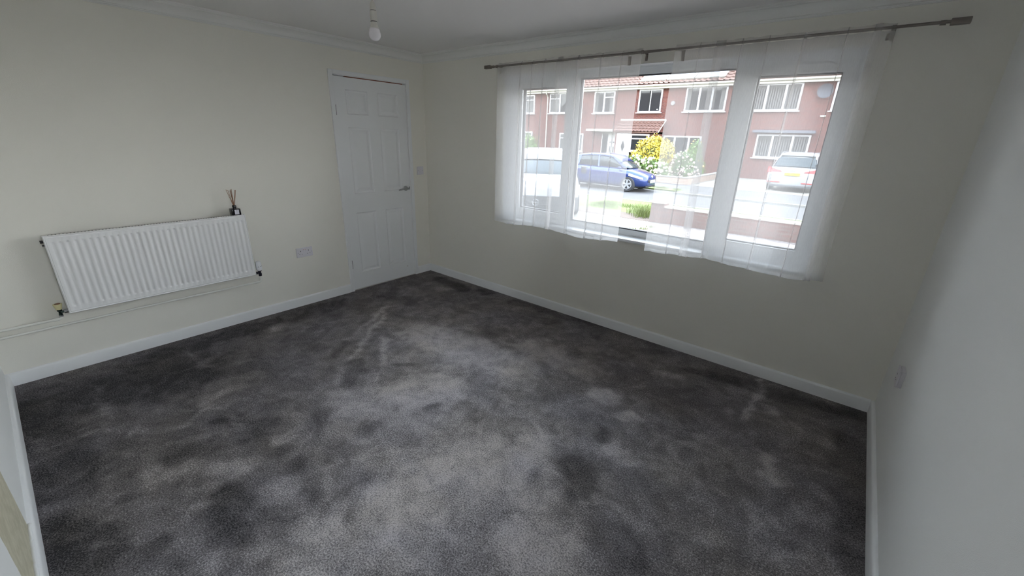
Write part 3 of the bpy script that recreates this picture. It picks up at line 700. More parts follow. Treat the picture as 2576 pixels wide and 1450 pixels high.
MB().box(.009, -.009, -.013, .0125, .009, .013, bev=.002).build('rocker', M['plastic'], sw)
for s in (-1, 1): MB().lathe([(0.003, .0085), (0.003, .0097)], (0, s * .031, 0), 'x', 10).build('screw_cap', M['print'], sw)
s2 = thing('wall_socket', 'white single socket on the right wall seen nearly edge on', 'socket', (W, -0.505, 0.487))
MB().box(-.016, -.043, -.043, 0, .043, .043, bev=.002).build('back_box', M['plastic'], s2)
MB().box(-.024, -.043, -.043, -.0165, .043, .043, bev=.002).build('face_plate', M['plastic'], s2)
for c in (0,):
    for q in ((c - .002, .008, c + .002, .018), (c - .0145, -.016, c - .0085, -.0125), (c + .0075, -.016, c + .0135, -.0125)): MB().box(-.0245, q[0], q[1], -.0238, q[2], q[3]).build('pin_hole', M['hole'], s2)

# ---------------------------------------------------------------- pendant lamp
px, py = 1.647, -1.67; zb = 1.984
pen = thing('pendant_light', 'bare white bulb hanging from a ceiling cord in a cream holder', 'light', (px, py, zb))
zt = H - zb
MB().tube([(0, 0, 0.165), (0, 0, zt - .02)], .0030, 10).build('cord', M['holder'], pen)
MB().lathe([(0.038, zt), (0.038, zt - .008), (0.028, zt - .022), (0.006, zt - .026)], (0, 0, 0), 'z', 28).build('ceiling_rose', M['upvc'], pen, smooth=True)
b = MB(); b.lathe([(0.0035, 0.178), (0.009, 0.174), (0.0135, 0.162), (0.0155, 0.140), (0.0160, 0.1365)], (0, 0, 0), 'z', 26); b.lathe([(0.0165, 0.134), (0.0175, 0.1335), (0.0175, 0.090), (0.0178, 0.0885)], (0, 0, 0), 'z', 26)
hol = b.build('bulb_holder', M['holder'], pen, smooth=True)
MB().lathe([(0.0150, 0.1365), (0.0150, 0.134)], (0, 0, 0), 'z', 24).build('holder_ring', M['dark'], hol); MB().lathe([(0.0160, 0.0885), (0.0160, 0.086)], (0, 0, 0), 'z', 24).build('holder_ring', M['dark'], hol)
MB().lathe([(0.0145, 0.087), (0.0155, 0.078), (0.0195, 0.064), (0.0235, 0.057)], (0, 0, 0), 'z', 28).build('bulb_collar', M['holder'], pen, smooth=True)
pr = [(0.0235, 0.057), (0.0270, 0.050)]
for k in range(13):
    a = math.radians(25 - k * 115 / 12); pr.append((0.0302 * math.cos(a), 0.0302 + 0.0302 * math.sin(a)))
MB().lathe(pr, (0, 0, 0), 'z', 32).build('bulb', M['bulbglass'], pen, smooth='all')
# ================================================================ outside
G = -0.30; RD = -0.45
M['brick'] = brick_mat('red_brick', (0.112, 0.026, 0.018), (0.068, 0.016, 0.014), (0.10, 0.07, 0.058))
M['brick2'] = brick_mat('garden_brick', (0.12, 0.05, 0.037), (0.085, 0.04, 0.033), (0.11, 0.09, 0.075))
M['tile'] = plain('clay_roof_tile', (0.115, 0.060, 0.046), 0.85, nscale=6, namt=0.2)
M['fascia'] = plain('white_fascia', (0.38, 0.37, 0.32), 0.4)
M['uw'] = plain('house_white_frame', (0.42, 0.42, 0.44), 0.35)
M['asphalt'] = plain('pale_asphalt', (0.052, 0.049, 0.049), 0.95, nscale=2, namt=0.1, bump=.3, bscale=60)
M['concrete'] = plain('pale_concrete', (0.18, 0.165, 0.14), 0.9, nscale=1.5, namt=0.12)
M['paving'] = plain('pinkish_pavement', (0.075, 0.055, 0.045), 0.95, nscale=4, namt=0.15)
M['kerb'] = plain('kerb_stone', (0.18, 0.175, 0.16), 0.9)
M['hglass'] = plain('house_window_glass', (0.012, 0.016, 0.018), 0.04, spec=0.5)
M['net'] = plain('net_curtain', (0.075, 0.072, 0.07), 0.9)
M['solar'] = plain('solar_glass', (0.22, 0.23, 0.28), 0.12, spec=0.9)
M['platew_'] = plain('white_sticker', (0.5, 0.5, 0.5), .6)
M['dish'] = plain('grey_dish', (0.045, 0.045, 0.055), 0.7)
M['grassm'] = plain('grass_ground', (0.07, 0.09, 0.02), 0.95, nscale=9, namt=0.35)
M['blade'] = plain('grass_blade', (0.11, 0.135, 0.03), 0.8, nscale=5, namt=0.4)
def gravel_mat():
    m, N, L, b = newmat('pink_gravel'); b.inputs['Roughness'].default_value = 0.95
    tc = N.new('ShaderNodeTexCoord'); v = N.new('ShaderNodeTexVoronoi'); v.inputs['Scale'].default_value = 30
    L.new(tc.outputs['Object'], v.inputs['Vector']); r = N.new('ShaderNodeValToRGB'); e = r.color_ramp.elements
    e[0].color = (0.07, 0.05, 0.045, 1); e[1].color = (0.26, 0.22, 0.205, 1); e[1].position = 0.8
    sp = N.new('ShaderNodeSeparateColor'); L.new(v.outputs['Color'], sp.inputs[0]); L.new(sp.outputs[0], r.inputs[0]); L.new(r.outputs[0], b.inputs['Base Color'])
    bp = N.new('ShaderNodeBump'); bp.inputs['Strength'].default_value = 0.8; bp.inputs['Distance'].default_value = .02
    L.new(v.outputs['Distance'], bp.inputs['Height']); L.new(bp.outputs[0], b.inputs['Normal'])
    return m
M['gravel'] = gravel_mat()

def strip(name, x0, x1, y0, y1, z0, z1, m, label, th=0.25):
    MB().hexa([(x0, y0, z0 - th), (x1, y0, z0 - th), (x1, y1, z1 - th), (x0, y1, z1 - th), (x0, y0, z0), (x1, y0, z0), (x1, y1, z1), (x0, y1, z1)]).build(name, m, label=label, kind='structure')
XL, XR = -45.0, 30.0
strip('driveway', XL, 0.30, 0.28, 6.75, G, G, M['concrete'], 'pale concrete drive under the near white car')
strip('gravel_bed', 0.30, XR, 0.28, 6.78, G, G, M['gravel'], 'pinkish gravel front garden below the window')
strip('pavement', XL, XR, 6.78, 7.65, G, G - .01, M['paving'], 'near pavement strip beyond the garden wall')
strip('grass_verge', XL, XR, 7.65, 10.60, G - .01, RD + .06, M['grassm'], 'near grass verge')
strip('kerb', XL, XR, 10.60, 10.75, RD + .07, RD + .07, M['kerb'], 'near kerb')
strip('road', XL, XR, 10.75, 14.20, RD, RD, M['asphalt'], 'pale asphalt road')
strip('parking_lane', XL, -1.95, 14.20, 15.0, RD, RD, M['asphalt'], 'edge of the road under the blue car')
strip('side_passage', W + .14, XR, -12, .28, G, G, M['concrete'], 'concrete passage beside the house')
strip('far_kerb', -1.95, XR, 14.20, 14.35, RD + .07, RD + .07, M['kerb'], 'far kerb')
strip('far_verge', XL, -1.95, 15.0, 15.6, RD + .06, -.40, M['grassm'], 'far grass verge')
strip('far_crossover', -1.95, XR, 14.35, 15.3, RD + .06, -.40, M['asphalt'], 'dropped crossing at the far drive')
strip('far_pavement', XL, -1.95, 15.6, 16.9, -.40, G, M['asphalt'], 'far pavement')
strip('drive_mouth', -1.95, XR, 15.3, 16.9, -.40, G, M['asphalt'], 'pavement crossing at the far drive')
strip('far_drive', -2.25, XR, 16.9, 24.0, G, G, M['concrete'], 'pale drive in front of the brick houses')
strip('far_garden', XL, -2.25, 16.9, 24.0, G - .02, G - .02, M['grassm'], 'far front gardens')
strip('land', XL - 60, XR + 60, 30, 120, -.5, -.5, M['grassm'], 'land behind the houses')

# the upper storey and roof of our own terrace, and its ground floor to the left
b = MB(); b.box(-30, -7.2, H + .16, W + T, OT, 4.75); b.box(-30, -7.2, -.3, -1.15, OT, H + .16)
b.hexa([(-30, OT + .3, 4.75), (W + .3, OT + .3, 4.75), (W + .3, -7.5, 4.75), (-30, -7.5, 4.75), (-30, -3.3, 7.1), (W + .3, -3.3, 7.1), (W + .3, -3.6, 7.1), (-30, -3.6, 7.1)])
b.build('upper_storey', M['brick'], label='brick upper storey of the house the room is in', kind='structure')

# near garden wall with its pier
gw = thing('garden_wall', 'low weathered brick wall with a capped pier at the near pavement', 'wall', (0.2, 6.9, G))
MB().box(0.10, -.11, 0, 12, .11, 0.36).build('brickwork', M['brick2'], gw)
MB().box(0.10, -.13, .36, 12, .13, .40, bev=.008).build('coping', plain('worn_coping', (0.33, 0.30, 0.26), 0.9), gw)
p = MB().box(-.15, -.17, 0, .15, .17, .46).build('pier', M['brick2'], gw)
MB().box(-.19, -.21, .46, .19, .21, .50, bev=.01).build('pier_cap', plain('pier_cap_stone', (0.34, 0.29, 0.25), 0.9), gw)

def blades(name, spots, label, cat, mat, n=50, h=(.10, .3), parent=None):
    bm = bmesh.new()
    for (cx, cyy, cz, r) in spots:
        for k in range(n):
            a = random.random() * 2 * PI; rr = r * math.sqrt(random.random()); x = cx + rr * math.cos(a); y = cyy + rr * math.sin(a)
            hh = random.uniform(*h) * (1.15 - rr / r * .5); la = random.random() * 2 * PI; l = hh * random.uniform(.1, .5); w = .004
            px_, py_ = math.cos(la + PI/2) * w, math.sin(la + PI/2) * w
            q = [bm.verts.new((x - px_, y - py_, cz)), bm.verts.new((x + px_, y + py_, cz)), bm.verts.new((x + px_*.6 + math.cos(la)*l*.4, y + py_*.6 + math.sin(la)*l*.4, cz + hh*.6)), bm.verts.new((x - px_*.6 + math.cos(la)*l*.4, y - py_*.6 + math.sin(la)*l*.4, cz + hh*.6)), bm.verts.new((x + math.cos(la)*l, y + math.sin(la)*l, cz + hh))]
            bm.faces.new(q[:4]); bm.faces.new((q[3], q[2], q[4]))
    me = bpy.data.meshes.new(name); bm.to_mesh(me); bm.free(); me.materials.append(mat)
    o = bpy.data.objects.new(name, me); COL.objects.link(o)
    if parent: o.parent = parent
    else: tag(o, label, cat, kind='stuff')
    return o
sp_ = []
for i in range(46):
    sp_.append((random.uniform(-2.4, 2.5), random.uniform(7.8, 9.6), G - .04, .3))
blades('verge_grass', sp_, 'short sunlit grass on the near verge', 'grass', M['blade'], 110, (.05, .13))
blades('tall_grass', [(-.35, 7.25, G - .01, .28), (-.30, 7.35, G - .01, .18), (-.6, 7.6, G - .01, .3), (-.2, 7.8, G - .02, .3)], 'tall tufts of weedy grass beside the brick pier', 'grass', M['blade'], 150, (.15, .42))
blades('weeds', [(.32, 5.75, G, .12), (.15, 5.5, G, .14), (.35, 6.1, G, .1), (.0, 5.3, G, .12)], 'small green weeds in the drive cracks', 'weeds', M['blade'], 60, (.03, .09))
blades('far_verge_grass', [(random.uniform(-6, -2.1), random.uniform(15.15, 15.5), -.40, .15) for _ in range(40)], 'rough grass on the far verge by the blue car', 'grass', M['blade'], 60, (.06, .14))

# ---------------------------------------------------------------- houses
FYY = 24.0
def tile_roof(x0, x1, y0, z0, y1, z1, tw, rows, parent, name='roof_tiles', mat=None, th=0.03):
    n = max(1, round((x1 - x0) / tw)); tw = (x1 - x0) / n
    us = []
    for i in range(n):
        for f, hgt in ((0.0, .0), (.06, 1.0), (.22, 1.1), (.34, .25), (.5, 0), (.9, -.1)): us.append((x0 + (i + f) * tw, hgt * .04))
    us.append((x1, 0))
    ln = math.hypot(y1 - y0, z1 - z0); ny, nz = -(z1 - z0) / ln, (y1 - y0) / ln
    grid = []
    for r in range(rows):
        for t, lift in ((r / rows, .045), ((r + 1) / rows, 0.0)):
            grid.append([(u, y0 + (y1 - y0) * t + ny * (h_ + lift), z0 + (z1 - z0) * t + nz * (h_ + lift)) for u, h_ in us])
    b = MB(); b.grid(grid)
    a, c = (x0, y0, z0 - th), (x1, y0, z0 - th)
    b.hexa([(x0, y0, z0 - th - .02), (x1, y0, z0 - th - .02), (x1, y1, z1 - th - .02), (x0, y1, z1 - th - .02), (x0, y0, z0 - .01), (x1, y0, z0 - .01), (x1, y1, z1 - .01), (x0, y1, z1 - .01)])
    return b.build(name, mat or M['tile'], parent)

def house_window(parent, ox, x0, x1, z0, z1, lights, y=FYY, blinds=0, top_split=(), sill=True, curtains=True, opened=None):
    """lights: relative widths; parts: window > pane per light"""
    fw = .085; b = MB(); y = y - .045; yy0, yy1 = y - .025, y + .044
    b.box(x0 - ox, yy0, z0, x1 - ox, yy1, z0 + fw); b.box(x0 - ox, yy0, z1 - fw, x1 - ox, yy1, z1)
    tot = sum(lights); xs = [x0]
    for l in lights: xs.append(xs[-1] + (x1 - x0) * l / tot)
    for i, x in enumerate(xs):
        a = x if i == 0 else (x - fw if i == len(xs) - 1 else x - fw * .6)
        b.box(a - ox, yy0, z0 + fw, a + (fw if i in (0, len(xs) - 1) else fw * 1.2) - ox, yy1, z1 - fw)
    for i in top_split:
        zz = z0 + (z1 - z0) * .70; b.box(xs[i] - ox + .02, yy0 - .01, zz, xs[i+1] - ox - .02, yy1, zz + .06)
    if sill: b.box(x0 - .08 - ox, y - .10, z0 - .05, x1 + .08 - ox, y + .02, z0)
    w = b.build('window', M['uw'], parent)
    MB().box(x0 + .02 - ox, y + .02, z0 + .02, x1 - .02 - ox, y + .028, z1 - .02).build('pane', M['hglass'], w)
    if blinds:
        b = MB(); n = int((x1 - x0) / .11)
        for i in range(n): b.box(x0 + fw + i * .11 - ox, y + .006, z0 + fw, x0 + fw + i * .11 + .075 - ox, y + .019, z1 - fw)
        b.build('vertical_blind', M['net'], w)
    elif curtains:
        h_ = .32 * (x1 - x0) / len(lights)
        MB().box(x0 + fw - ox, y + .006, z0 + fw, x0 + fw + h_ - ox, y + .019, z1 - fw).build('net_curtain', M['net'], w); MB().box(x1 - fw - h_ - ox, y + .006, z0 + fw, x1 - fw - ox, y + .019, z1 - fw).build('net_curtain', M['net'], w)
    return w

def house(x0, x1, label, group):
    ox = (x0 + x1) / 2
    h = thing('terraced_house', label, 'house', (ox, 0, 0))
    MB().box(x0 - ox, FYY, -.5, x1 - ox, FYY + 7.5, 4.72).build('brick_wall', M['brick'], h)
    ey, ez, ry, rz = FYY - .32, 4.74, FYY + 3.75, 7.1
    tile_roof(x0 - ox, x1 - ox, ey, ez, ry, rz, .30, 13, h)
    tile_roof(x0 - ox, x1 - ox, FYY + 7.8, ez, ry, rz, .30, 6, h)
    b = MB(); b.box(x0 - ox, FYY - .26, 4.50, x1 - ox, FYY - .22, 4.70); b.box(x0 - ox, FYY - .24, 4.50, x1 - ox, FYY, 4.53); b.build('fascia', M['fascia'], h)
    b = MB(); b.tube([(x0 - ox, FYY - .32, 4.665), (x1 - ox, FYY - .32, 4.665)], .055, 10); b.build('gutter', M['fascia'], h)
    return h, ox
H1, o1 = house(-21.5, -15.05, 'leftmost brick house opposite, left of the white drainpipe', None)
H2, o2 = house(-15.05, -9.43, 'brick house opposite with a flat canopy over its panelled door', None)
H3, o3 = house(-9.43, -2.45, 'brick house opposite with solar panels and a tiled porch roof', None)
H4, o4 = house(-2.45, 4.6, 'brick house opposite behind the white estate car on its drive', None)
house_window(H1, o1, -17.9, -16.30, 3.17, 4.45, (1, 1), top_split=(1,))
house_window(H1, o1, -18.6, -16.4, .65, 1.9, (1, 1, 1))
house_window(H2, o2, -14.95, -12.95, 3.17, 4.50, (1, 1.25), top_split=(0,))
house_window(H2, o2, -11.34, -9.84, 3.15, 4.49, (1, 1), top_split=(1,))
house_window(H2, o2, -13.92, -11.95, .64, 1.86, (1, 1.4), top_split=(0,))
hw = house_window(H3, o3, -8.20, -6.72, 3.18, 4.50, (1, 1), curtains=False)
MB().box(-7.52 - o3, FYY - .074, 3.27, -7.45 - o3, FYY - .071, 4.42).build('opened_gap', M['hole'], hw)
MB().box(-6.98 - o3, FYY - .032, 3.32, -6.90 - o3, FYY - .028, 3.38).build('sticker', M['platew_'], hw)
house_window(H3, o3, -5.32, -3.07, 3.20, 4.52, (1, .9, 1), curtains=True)
house_window(H3, o3, -6.28, -4.03, .69, 1.86, (1, 1.2, 1), curtains=False)
house_window(H4, o4, -1.85, .44, 3.20, 4.52, (1, 1.2, 1), blinds=1)
house_window(H4, o4, 1.78, 3.6, 3.18, 4.50, (1, 1), blinds=1)
house_window(H4, o4, -1.16, 1.30, .84, 2.05, (1, 1.2, 1), blinds=1)
MB().box(-1.35 - o4, FYY - .45, 2.12, 1.45 - o4, FYY, 2.26).build('window_canopy', plain('grey_lead_canopy_far', (0.07, 0.07, 0.085), 0.7), H4)
MB().box(1.45 - o4, FYY - .14, 2.90, 1.68 - o4, FYY, 2.98, bev=.02).build('lamp_housing', M['fascia'], H4)
# drainpipe between the two left houses
MB().tube([(-15.12 - o1, FYY - .30, 4.64), (-15.12 - o1, FYY - .28, 4.45), (-15.12 - o1, FYY - .07, 4.25), (-15.12 - o1, FYY - .07, -.3)], .040, 10).build('drainpipe', M['fascia'], H1)
# door of the second house: side light, door leaf with four little panes, flat canopy
b = MB(); b.box(-10.52 - o2, FYY - .03, -.2, -10.47 - o2, FYY + .04, 1.95); b.box(-9.47 - o2, FYY - .03, -.2, -9.44 - o2, FYY + .04, 1.95); b.box(-10.52 - o2, FYY - .03, 1.90, -9.44 - o2, FYY + .04, 1.97); b.box(-10.05 - .4 - o2, FYY - .03, .45, -10.0 - .02 - o2, FYY + .04, .53); b.box(-10.06 - o2, FYY - .03, -.2, -10.0 - o2, FYY + .04, 1.95); b.box(-10.47 - o2, FYY - .02, -.2, -10.06 - o2, FYY + .01, .5)
d = b.build('door_frame', M['uw'], H2)
MB().box(-10.47 - o2, FYY - .012, .5, -10.06 - o2, FYY - .004, 1.92).build('side_light', M['hglass'], d)
dd = MB().box(-10.0 - o2, FYY - .025, -.2, -9.47 - o2, FYY + .02, 1.90, bev=.004).build('front_door', M['uw'], H2)
for cx in (-9.86, -9.61):
    MB().box(cx - .04 - o2, FYY - .030, 1.32, cx + .04 - o2, FYY - .024, 1.40).build('door_pane', M['hglass'], dd); MB().box(cx - .03 - o2, FYY - .030, .70, cx + .03 - o2, FYY - .024, 1.10).build('door_pane', M['hglass'], dd)
MB().box(-11.4 - o2, FYY - .7, 2.02, -9.45 - o2, FYY, 2.16).build('door_canopy', M['fascia'], H2)
# porch of the third house
PY = 23.05
b = MB(); b.box(-9.10 - o3, PY + .02, -.3, -8.99 - o3, FYY, 2.0); b.box(-7.86 - o3, PY + .02, -.3, -6.35 - o3, FYY, .86); b.box(-6.84 - o3, PY + .02, .86, -6.35 - o3, FYY, 2.0); b.box(-9.10 - o3, PY + .02, 1.92, -6.35 - o3, FYY, 2.04); b.box(-8.02 - o3, PY + .02, .86, -7.86 - o3, FYY, 1.92)
b.hexa([(-6.40 - o3, PY + .02, 2.0), (-6.35 - o3, PY + .02, 2.0), (-6.35 - o3, FYY, 2.0), (-6.40 - o3, FYY, 2.0), (-6.40 - o3, PY + .02, 2.04), (-6.35 - o3, PY + .02, 2.04), (-6.35 - o3, FYY, 2.70), (-6.40 - o3, FYY, 2.70)])
b.build('porch_wall', M['brick'], H3)
tile_roof(-9.25 - o3, -6.28 - o3, PY - .12, 2.02, FYY, 2.70, .22, 4, H3, 'porch_roof_tiles')
MB().box(-9.25 - o3, FYY - .06, 2.70, -6.28 - o3, FYY + .01, 2.80).build('porch_flashing', M['fascia'], H3)
b = MB(); b.tube([(-6.27 - o3, PY - .14, 2.0), (-6.27 - o3, FYY - .05, 2.73)], .025, 8); b.build('verge_trim', M['fascia'], H3)
house_window(H3, o3, -8.02, -6.82, .87, 1.90, (1,), y=PY, top_split=(0,), curtains=False)
fd = MB().box(-8.99 - o3, PY + .0, -.2, -8.03 - o3, PY + .05, 1.92, bev=.004).build('front_door', M['uw'], H3)
b = MB(); c = -8.51 - o3
v = [b.bm.verts.new(q) for q in ((c, PY - .004, .78), (c + .13, PY - .004, 1.15), (c, PY - .004, 1.52), (c - .13, PY - .004, 1.15), (c, PY + .004, .78), (c + .13, PY + .004, 1.15), (c, PY + .004, 1.52), (c - .13, PY + .004, 1.15))]
for q in ((0,1,2,3),(7,6,5,4),(0,4,5,1),(1,5,6,2),(2,6,7,3),(3,7,4,0)): b.bm.faces.new([v[i] for i in q])
b.build('diamond_pane', M['hglass'], fd)
MB().box(c - .16, PY - .008, .50, c + .16, PY, .57).build('letter_slot', plain('pale_brass_slot', (0.5, 0.46, 0.38), 0.4), fd)
# solar panels lying on the third roof
def on_roof(t): return FYY - .32 + (4.07) * t, 4.74 + 2.36 * t
for i, (a, c_) in enumerate(((-8.25, -6.65), (-6.60, -5.00), (-4.95, -3.35))):
    y0, z0 = on_roof(.07); y1, z1 = on_roof(.30)
    sp = thing('solar_panel', ('leftmost of three pale solar panels low on the tiled roof', 'middle of three pale solar panels low on the tiled roof', 'rightmost of three pale solar panels low on the tiled roof')[i], 'solar panel', ((a + c_) / 2, y0, z0), group='solar panels on the house roof')
    w = (c_ - a) / 2; dy, dz = y1 - y0, z1 - z0; l = math.hypot(dy, dz); ny, nz = -dz / l, dy / l
    def slab(o0, o1, u0, u1, t0, t1):
        return [(u0, dy*t0 + ny*o0, dz*t0 + nz*o0), (u1, dy*t0 + ny*o0, dz*t0 + nz*o0), (u1, dy*t1 + ny*o0, dz*t1 + nz*o0), (u0, dy*t1 + ny*o0, dz*t1 + nz*o0), (u0, dy*t0 + ny*o1, dz*t0 + nz*o1), (u1, dy*t0 + ny*o1, dz*t0 + nz*o1), (u1, dy*t1 + ny*o1, dz*t1 + nz*o1), (u0, dy*t1 + ny*o1, dz*t1 + nz*o1)]
    MB().hexa(slab(.02, .10, -w, w, 0, 1)).build('panel_frame', plain('panel_edge', (0.25, 0.24, 0.22), 0.5), sp)
    MB().hexa(slab(.10, .106, -w + .03, w - .03, .03, .97)).build('panel_glass', M['solar'], sp)
def dish(x, z, r, label, dx=.25):
    t = thing('satellite_dish', label, 'satellite dish', (x, FYY, z))
    b = MB(); prof = [(r * k / 6, -.30 + .35 * r * (k / 6) ** 2 * -1 * -1) for k in range(1, 7)]
    rings = []
    b.lathe([(rr, -.22 - .10 * (rr / r) ** 2) for rr in (.02, r*.3, r*.6, r*.85, r)] + [(r, -.335), (r * .6, -.262), (.02, -.235)], (0, 0, 0), 'y', 26)
    b.build('reflector', M['dish'], t, smooth=True)
    b = MB(); b.tube([(0, -.24, 0), (0, 0, -.05)], .02, 8); b.box(-.05, -.02, -.12, .05, 0, .04); b.build('wall_mount', M['dish'], t)
    b = MB(); b.tube([(0, -.30, -r * .9), (0, -.62, -.05)], .010, 8); b.tube([(0, -.60, -.05), (0, -.68, -.03)], .025, 8); b.build('receiver_arm', M['dish'], t)
dish(1.41, 4.07, .33, 'large grey satellite dish on the rightmost brick house')
dish(-12.3, 3.43, .26, 'smaller grey satellite dish between upstairs windows, left house')
al = MB().lathe([(.11, -.07), (.13, -.04), (.13, 0)], (0, 0, 0), 'y', 20).build('alarm_box', plain('grey_alarm', (0.16, 0.15, 0.15), 0.5), label='white burglar alarm box beside the solar panel house window', cat='alarm box'); al.location = (-6.03, FYY, 3.68)

# low garden wall opposite, returning along the drive
fw_ = thing('front_garden_wall', 'low far garden wall under the flowers behind the blue car', 'wall', (-2.25, 17.0, G - .02))
b = MB(); b.box(-16, -.11, 0, 0, .11, .30); b.box(-.22, .11, 0, 0, 6.9, .30); b.build('brickwork', plain('old_brick', (0.26, 0.19, 0.15), 0.9, nscale=12, namt=.2), fw_)  # mottled brown brick, same tone range on every face
b = MB(); b.box(-16, -.13, .30, 0, .13, .34); b.box(-.24, .13, .30, .02, 6.9, .34); b.build('coping', M['kerb'], fw_)

# ---------------------------------------------------------------- shrubs: individual leaves on a dark inner crown
def leafmat(name, c1, c2):
    m, N, L, b = newmat(name); b.inputs['Roughness'].default_value = .7
    tc = N.new('ShaderNodeTexCoord'); n = N.new('ShaderNodeTexNoise'); n.inputs['Scale'].default_value = 9; n.inputs['Detail'].default_value = 3
    L.new(tc.outputs['Object'], n.inputs['Vector']); r = N.new('ShaderNodeValToRGB')
    r.color_ramp.elements[0].position = .38; r.color_ramp.elements[1].position = .6
    r.color_ramp.elements[0].color = (*c1, 1); r.color_ramp.elements[1].color = (*c2, 1)
    L.new(n.outputs['Fac'], r.inputs[0]); L.new(r.outputs[0], b.inputs['Base Color'])
    return m
def shrub(name, label, c, blobs, mat, n, size, flowers=None, nf=0, fs=.05):
    t = thing(name, label, 'shrub', c); bm = bmesh.new(); bs = bmesh.new()
    tot = sum(b[3] * b[5] for b in blobs)
    for (bx, by, bz, rx, ry, rz_) in blobs:
        for k in range(int(n * rx * rz_ / tot)):
            d = Vector((random.gauss(0, 1), random.gauss(0, 1), random.gauss(0, 1))).normalized()
            bump = 1 + .22 * noise.noise(d * 2.6 + Vector((bx, by, bz))); rr = random.uniform(.72, 1.05) * bump
            p = Vector((bx + d.x * rx * rr, by + d.y * ry * rr, max(.02, bz + d.z * rz_ * rr)))
            u = (d + Vector((random.uniform(-.8, .8),) * 1 + (random.uniform(-.8, .8), random.uniform(-.8, .8)))).normalized(); a = u.orthogonal().normalized(); a.rotate(__import__('mathutils').Quaternion(u, random.random() * 6.28)); v2 = u.cross(a)
            s = size * random.uniform(.6, 1.3)
            q = [bm.verts.new(p - a * s), bm.verts.new(p + v2 * s * .45), bm.verts.new(p + a * s), bm.verts.new(p - v2 * s * .45)]
            bm.faces.new(q)
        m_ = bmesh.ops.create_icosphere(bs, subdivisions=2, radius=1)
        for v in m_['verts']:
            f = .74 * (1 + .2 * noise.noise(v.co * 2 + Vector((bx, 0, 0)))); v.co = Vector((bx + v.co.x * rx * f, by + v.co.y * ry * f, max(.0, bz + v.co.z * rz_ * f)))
    me = bpy.data.meshes.new('foliage'); bm.to_mesh(me); bm.free(); me.materials.append(mat); o = bpy.data.objects.new('foliage', me); COL.objects.link(o); o.parent = t
    me = bpy.data.meshes.new('dark_core'); bs.to_mesh(me); bs.free(); me.materials.append(plain('inner_' + name, (0.05, 0.06, 0.02), .9)); o = bpy.data.objects.new('dark_core', me); COL.objects.link(o); o.parent = t  # dark lumpy core that fills the crown behind the leaves
    if flowers:
        bm = bmesh.new()
        for k in range(nf):
            bx, by, bz, rx, ry, rz_ = random.choice(blobs); d = Vector((random.gauss(0, 1), -abs(random.gauss(0, 1)), random.gauss(0, 1))).normalized()
            p = Vector((bx + d.x * rx * 1.02, by + d.y * ry * 1.05, max(.05, bz + d.z * rz_ * 1.02))); m_ = bmesh.ops.create_icosphere(bm, subdivisions=1, radius=fs * random.uniform(.5, 1.3))
            for v in m_['verts']: v.co = v.co * (1 + .3 * noise.noise(v.co * 40 + p)) + p
        me = bpy.data.meshes.new('blossom'); bm.to_mesh(me); bm.free(); me.materials.append(flowers); o = bpy.data.objects.new('blossom', me); COL.objects.link(o); o.parent = t; o['kind'] = 'stuff'
    return t
yel = leafmat('yellow_leaves', (0.28, 0.20, 0.015), (0.50, 0.40, 0.04)); grn = leafmat('green_leaves', (0.045, 0.09, 0.014), (0.12, 0.19, 0.04)); wht = plain('cream_blossom', (0.50, 0.46, 0.35), .8)
shrub('yellow_shrub', 'bright golden yellow leaved shrub in the gap between the curtains', (-5.3, 19.9, G), [(0, 0, 1.15, .85, .75, .95), (-.5, -.3, .75, .6, .6, .7), (.55, .1, 1.2, .6, .6, .75), (.1, 0, 1.6, .5, .45, .5)], yel, 5200, .075)
shrub('flowering_shrub', 'cream flowering shrub in front of the yellow one', (-4.95, 18.2, G), [(-.5, 0, .55, .65, .5, .55), (.3, .1, .5, .7, .5, .55), (.9, 0, .4, .5, .45, .45)], grn, 3000, .06, wht, 260, .06)
shrub('flowering_shrub', 'pink cream flowering shrub right of the yellow one', (-3.3, 18.9, G), [(0, .2, .65, .55, .5, .75), (.4, 0, .35, .5, .4, .4)], leafmat('mid_green_leaves', (0.05, 0.09, 0.03), (0.13, 0.18, 0.07)), 2200, .055, plain('pink_blossom', (0.42, 0.33, 0.29), .8), 160, .05)
shrub('green_shrub', 'upright green shrub beside the far drive', (-3.15, 20.3, G), [(0, 0, .9, .42, .42, 1.1), (.25, -.1, .5, .4, .4, .6), (-.35, -.2, .6, .4, .4, .7)], grn, 2600, .06, plain('orange_blossom', (0.7, 0.4, 0.1), .8), 30, .05)
shrub('green_shrub', 'green bush against the leftmost brick house', (-14.9, 21.5, G), [(0, 0, 1.0, .85, .7, 1.1), (-1.0, 0, .7, .8, .6, .8)], grn, 2600, .07)

# ---------------------------------------------------------------- vehicles (local +x is forward, origin on the ground)
M['tyre'] = plain('tyre_rubber', (0.02, 0.02, 0.022), .8); M['alloy'] = plain('silver_wheel_trim', (0.30, 0.305, 0.31), .35, metal=.3)
M['cglass'] = plain('car_glass', (0.02, 0.026, 0.028), .05, spec=.35); M['lamp'] = plain('headlamp_lens', (0.36, 0.37, 0.39), .1); M['red'] = plain('red_lamp', (0.32, 0.012, 0.012), .2)
M['bumperplastic'] = plain('grey_bumper_plastic', (0.055, 0.057, 0.06), .6); M['platew'] = plain('white_plate', (0.42, 0.42, 0.41), .5); M['platey'] = plain('yellow_plate', (0.42, 0.29, 0.03), .5)
def skin(b, loops, cap=True):
    R = [[b.bm.verts.new(p) for p in l] for l in loops]; n = len(R[0])
    for i in range(len(R) - 1):
        for k in range(n): b.bm.faces.new((R[i][k], R[i][(k+1) % n], R[i+1][(k+1) % n], R[i+1][k]))
    if cap: b.bm.faces.new(R[0][::-1]); b.bm.faces.new(R[-1])
    return b
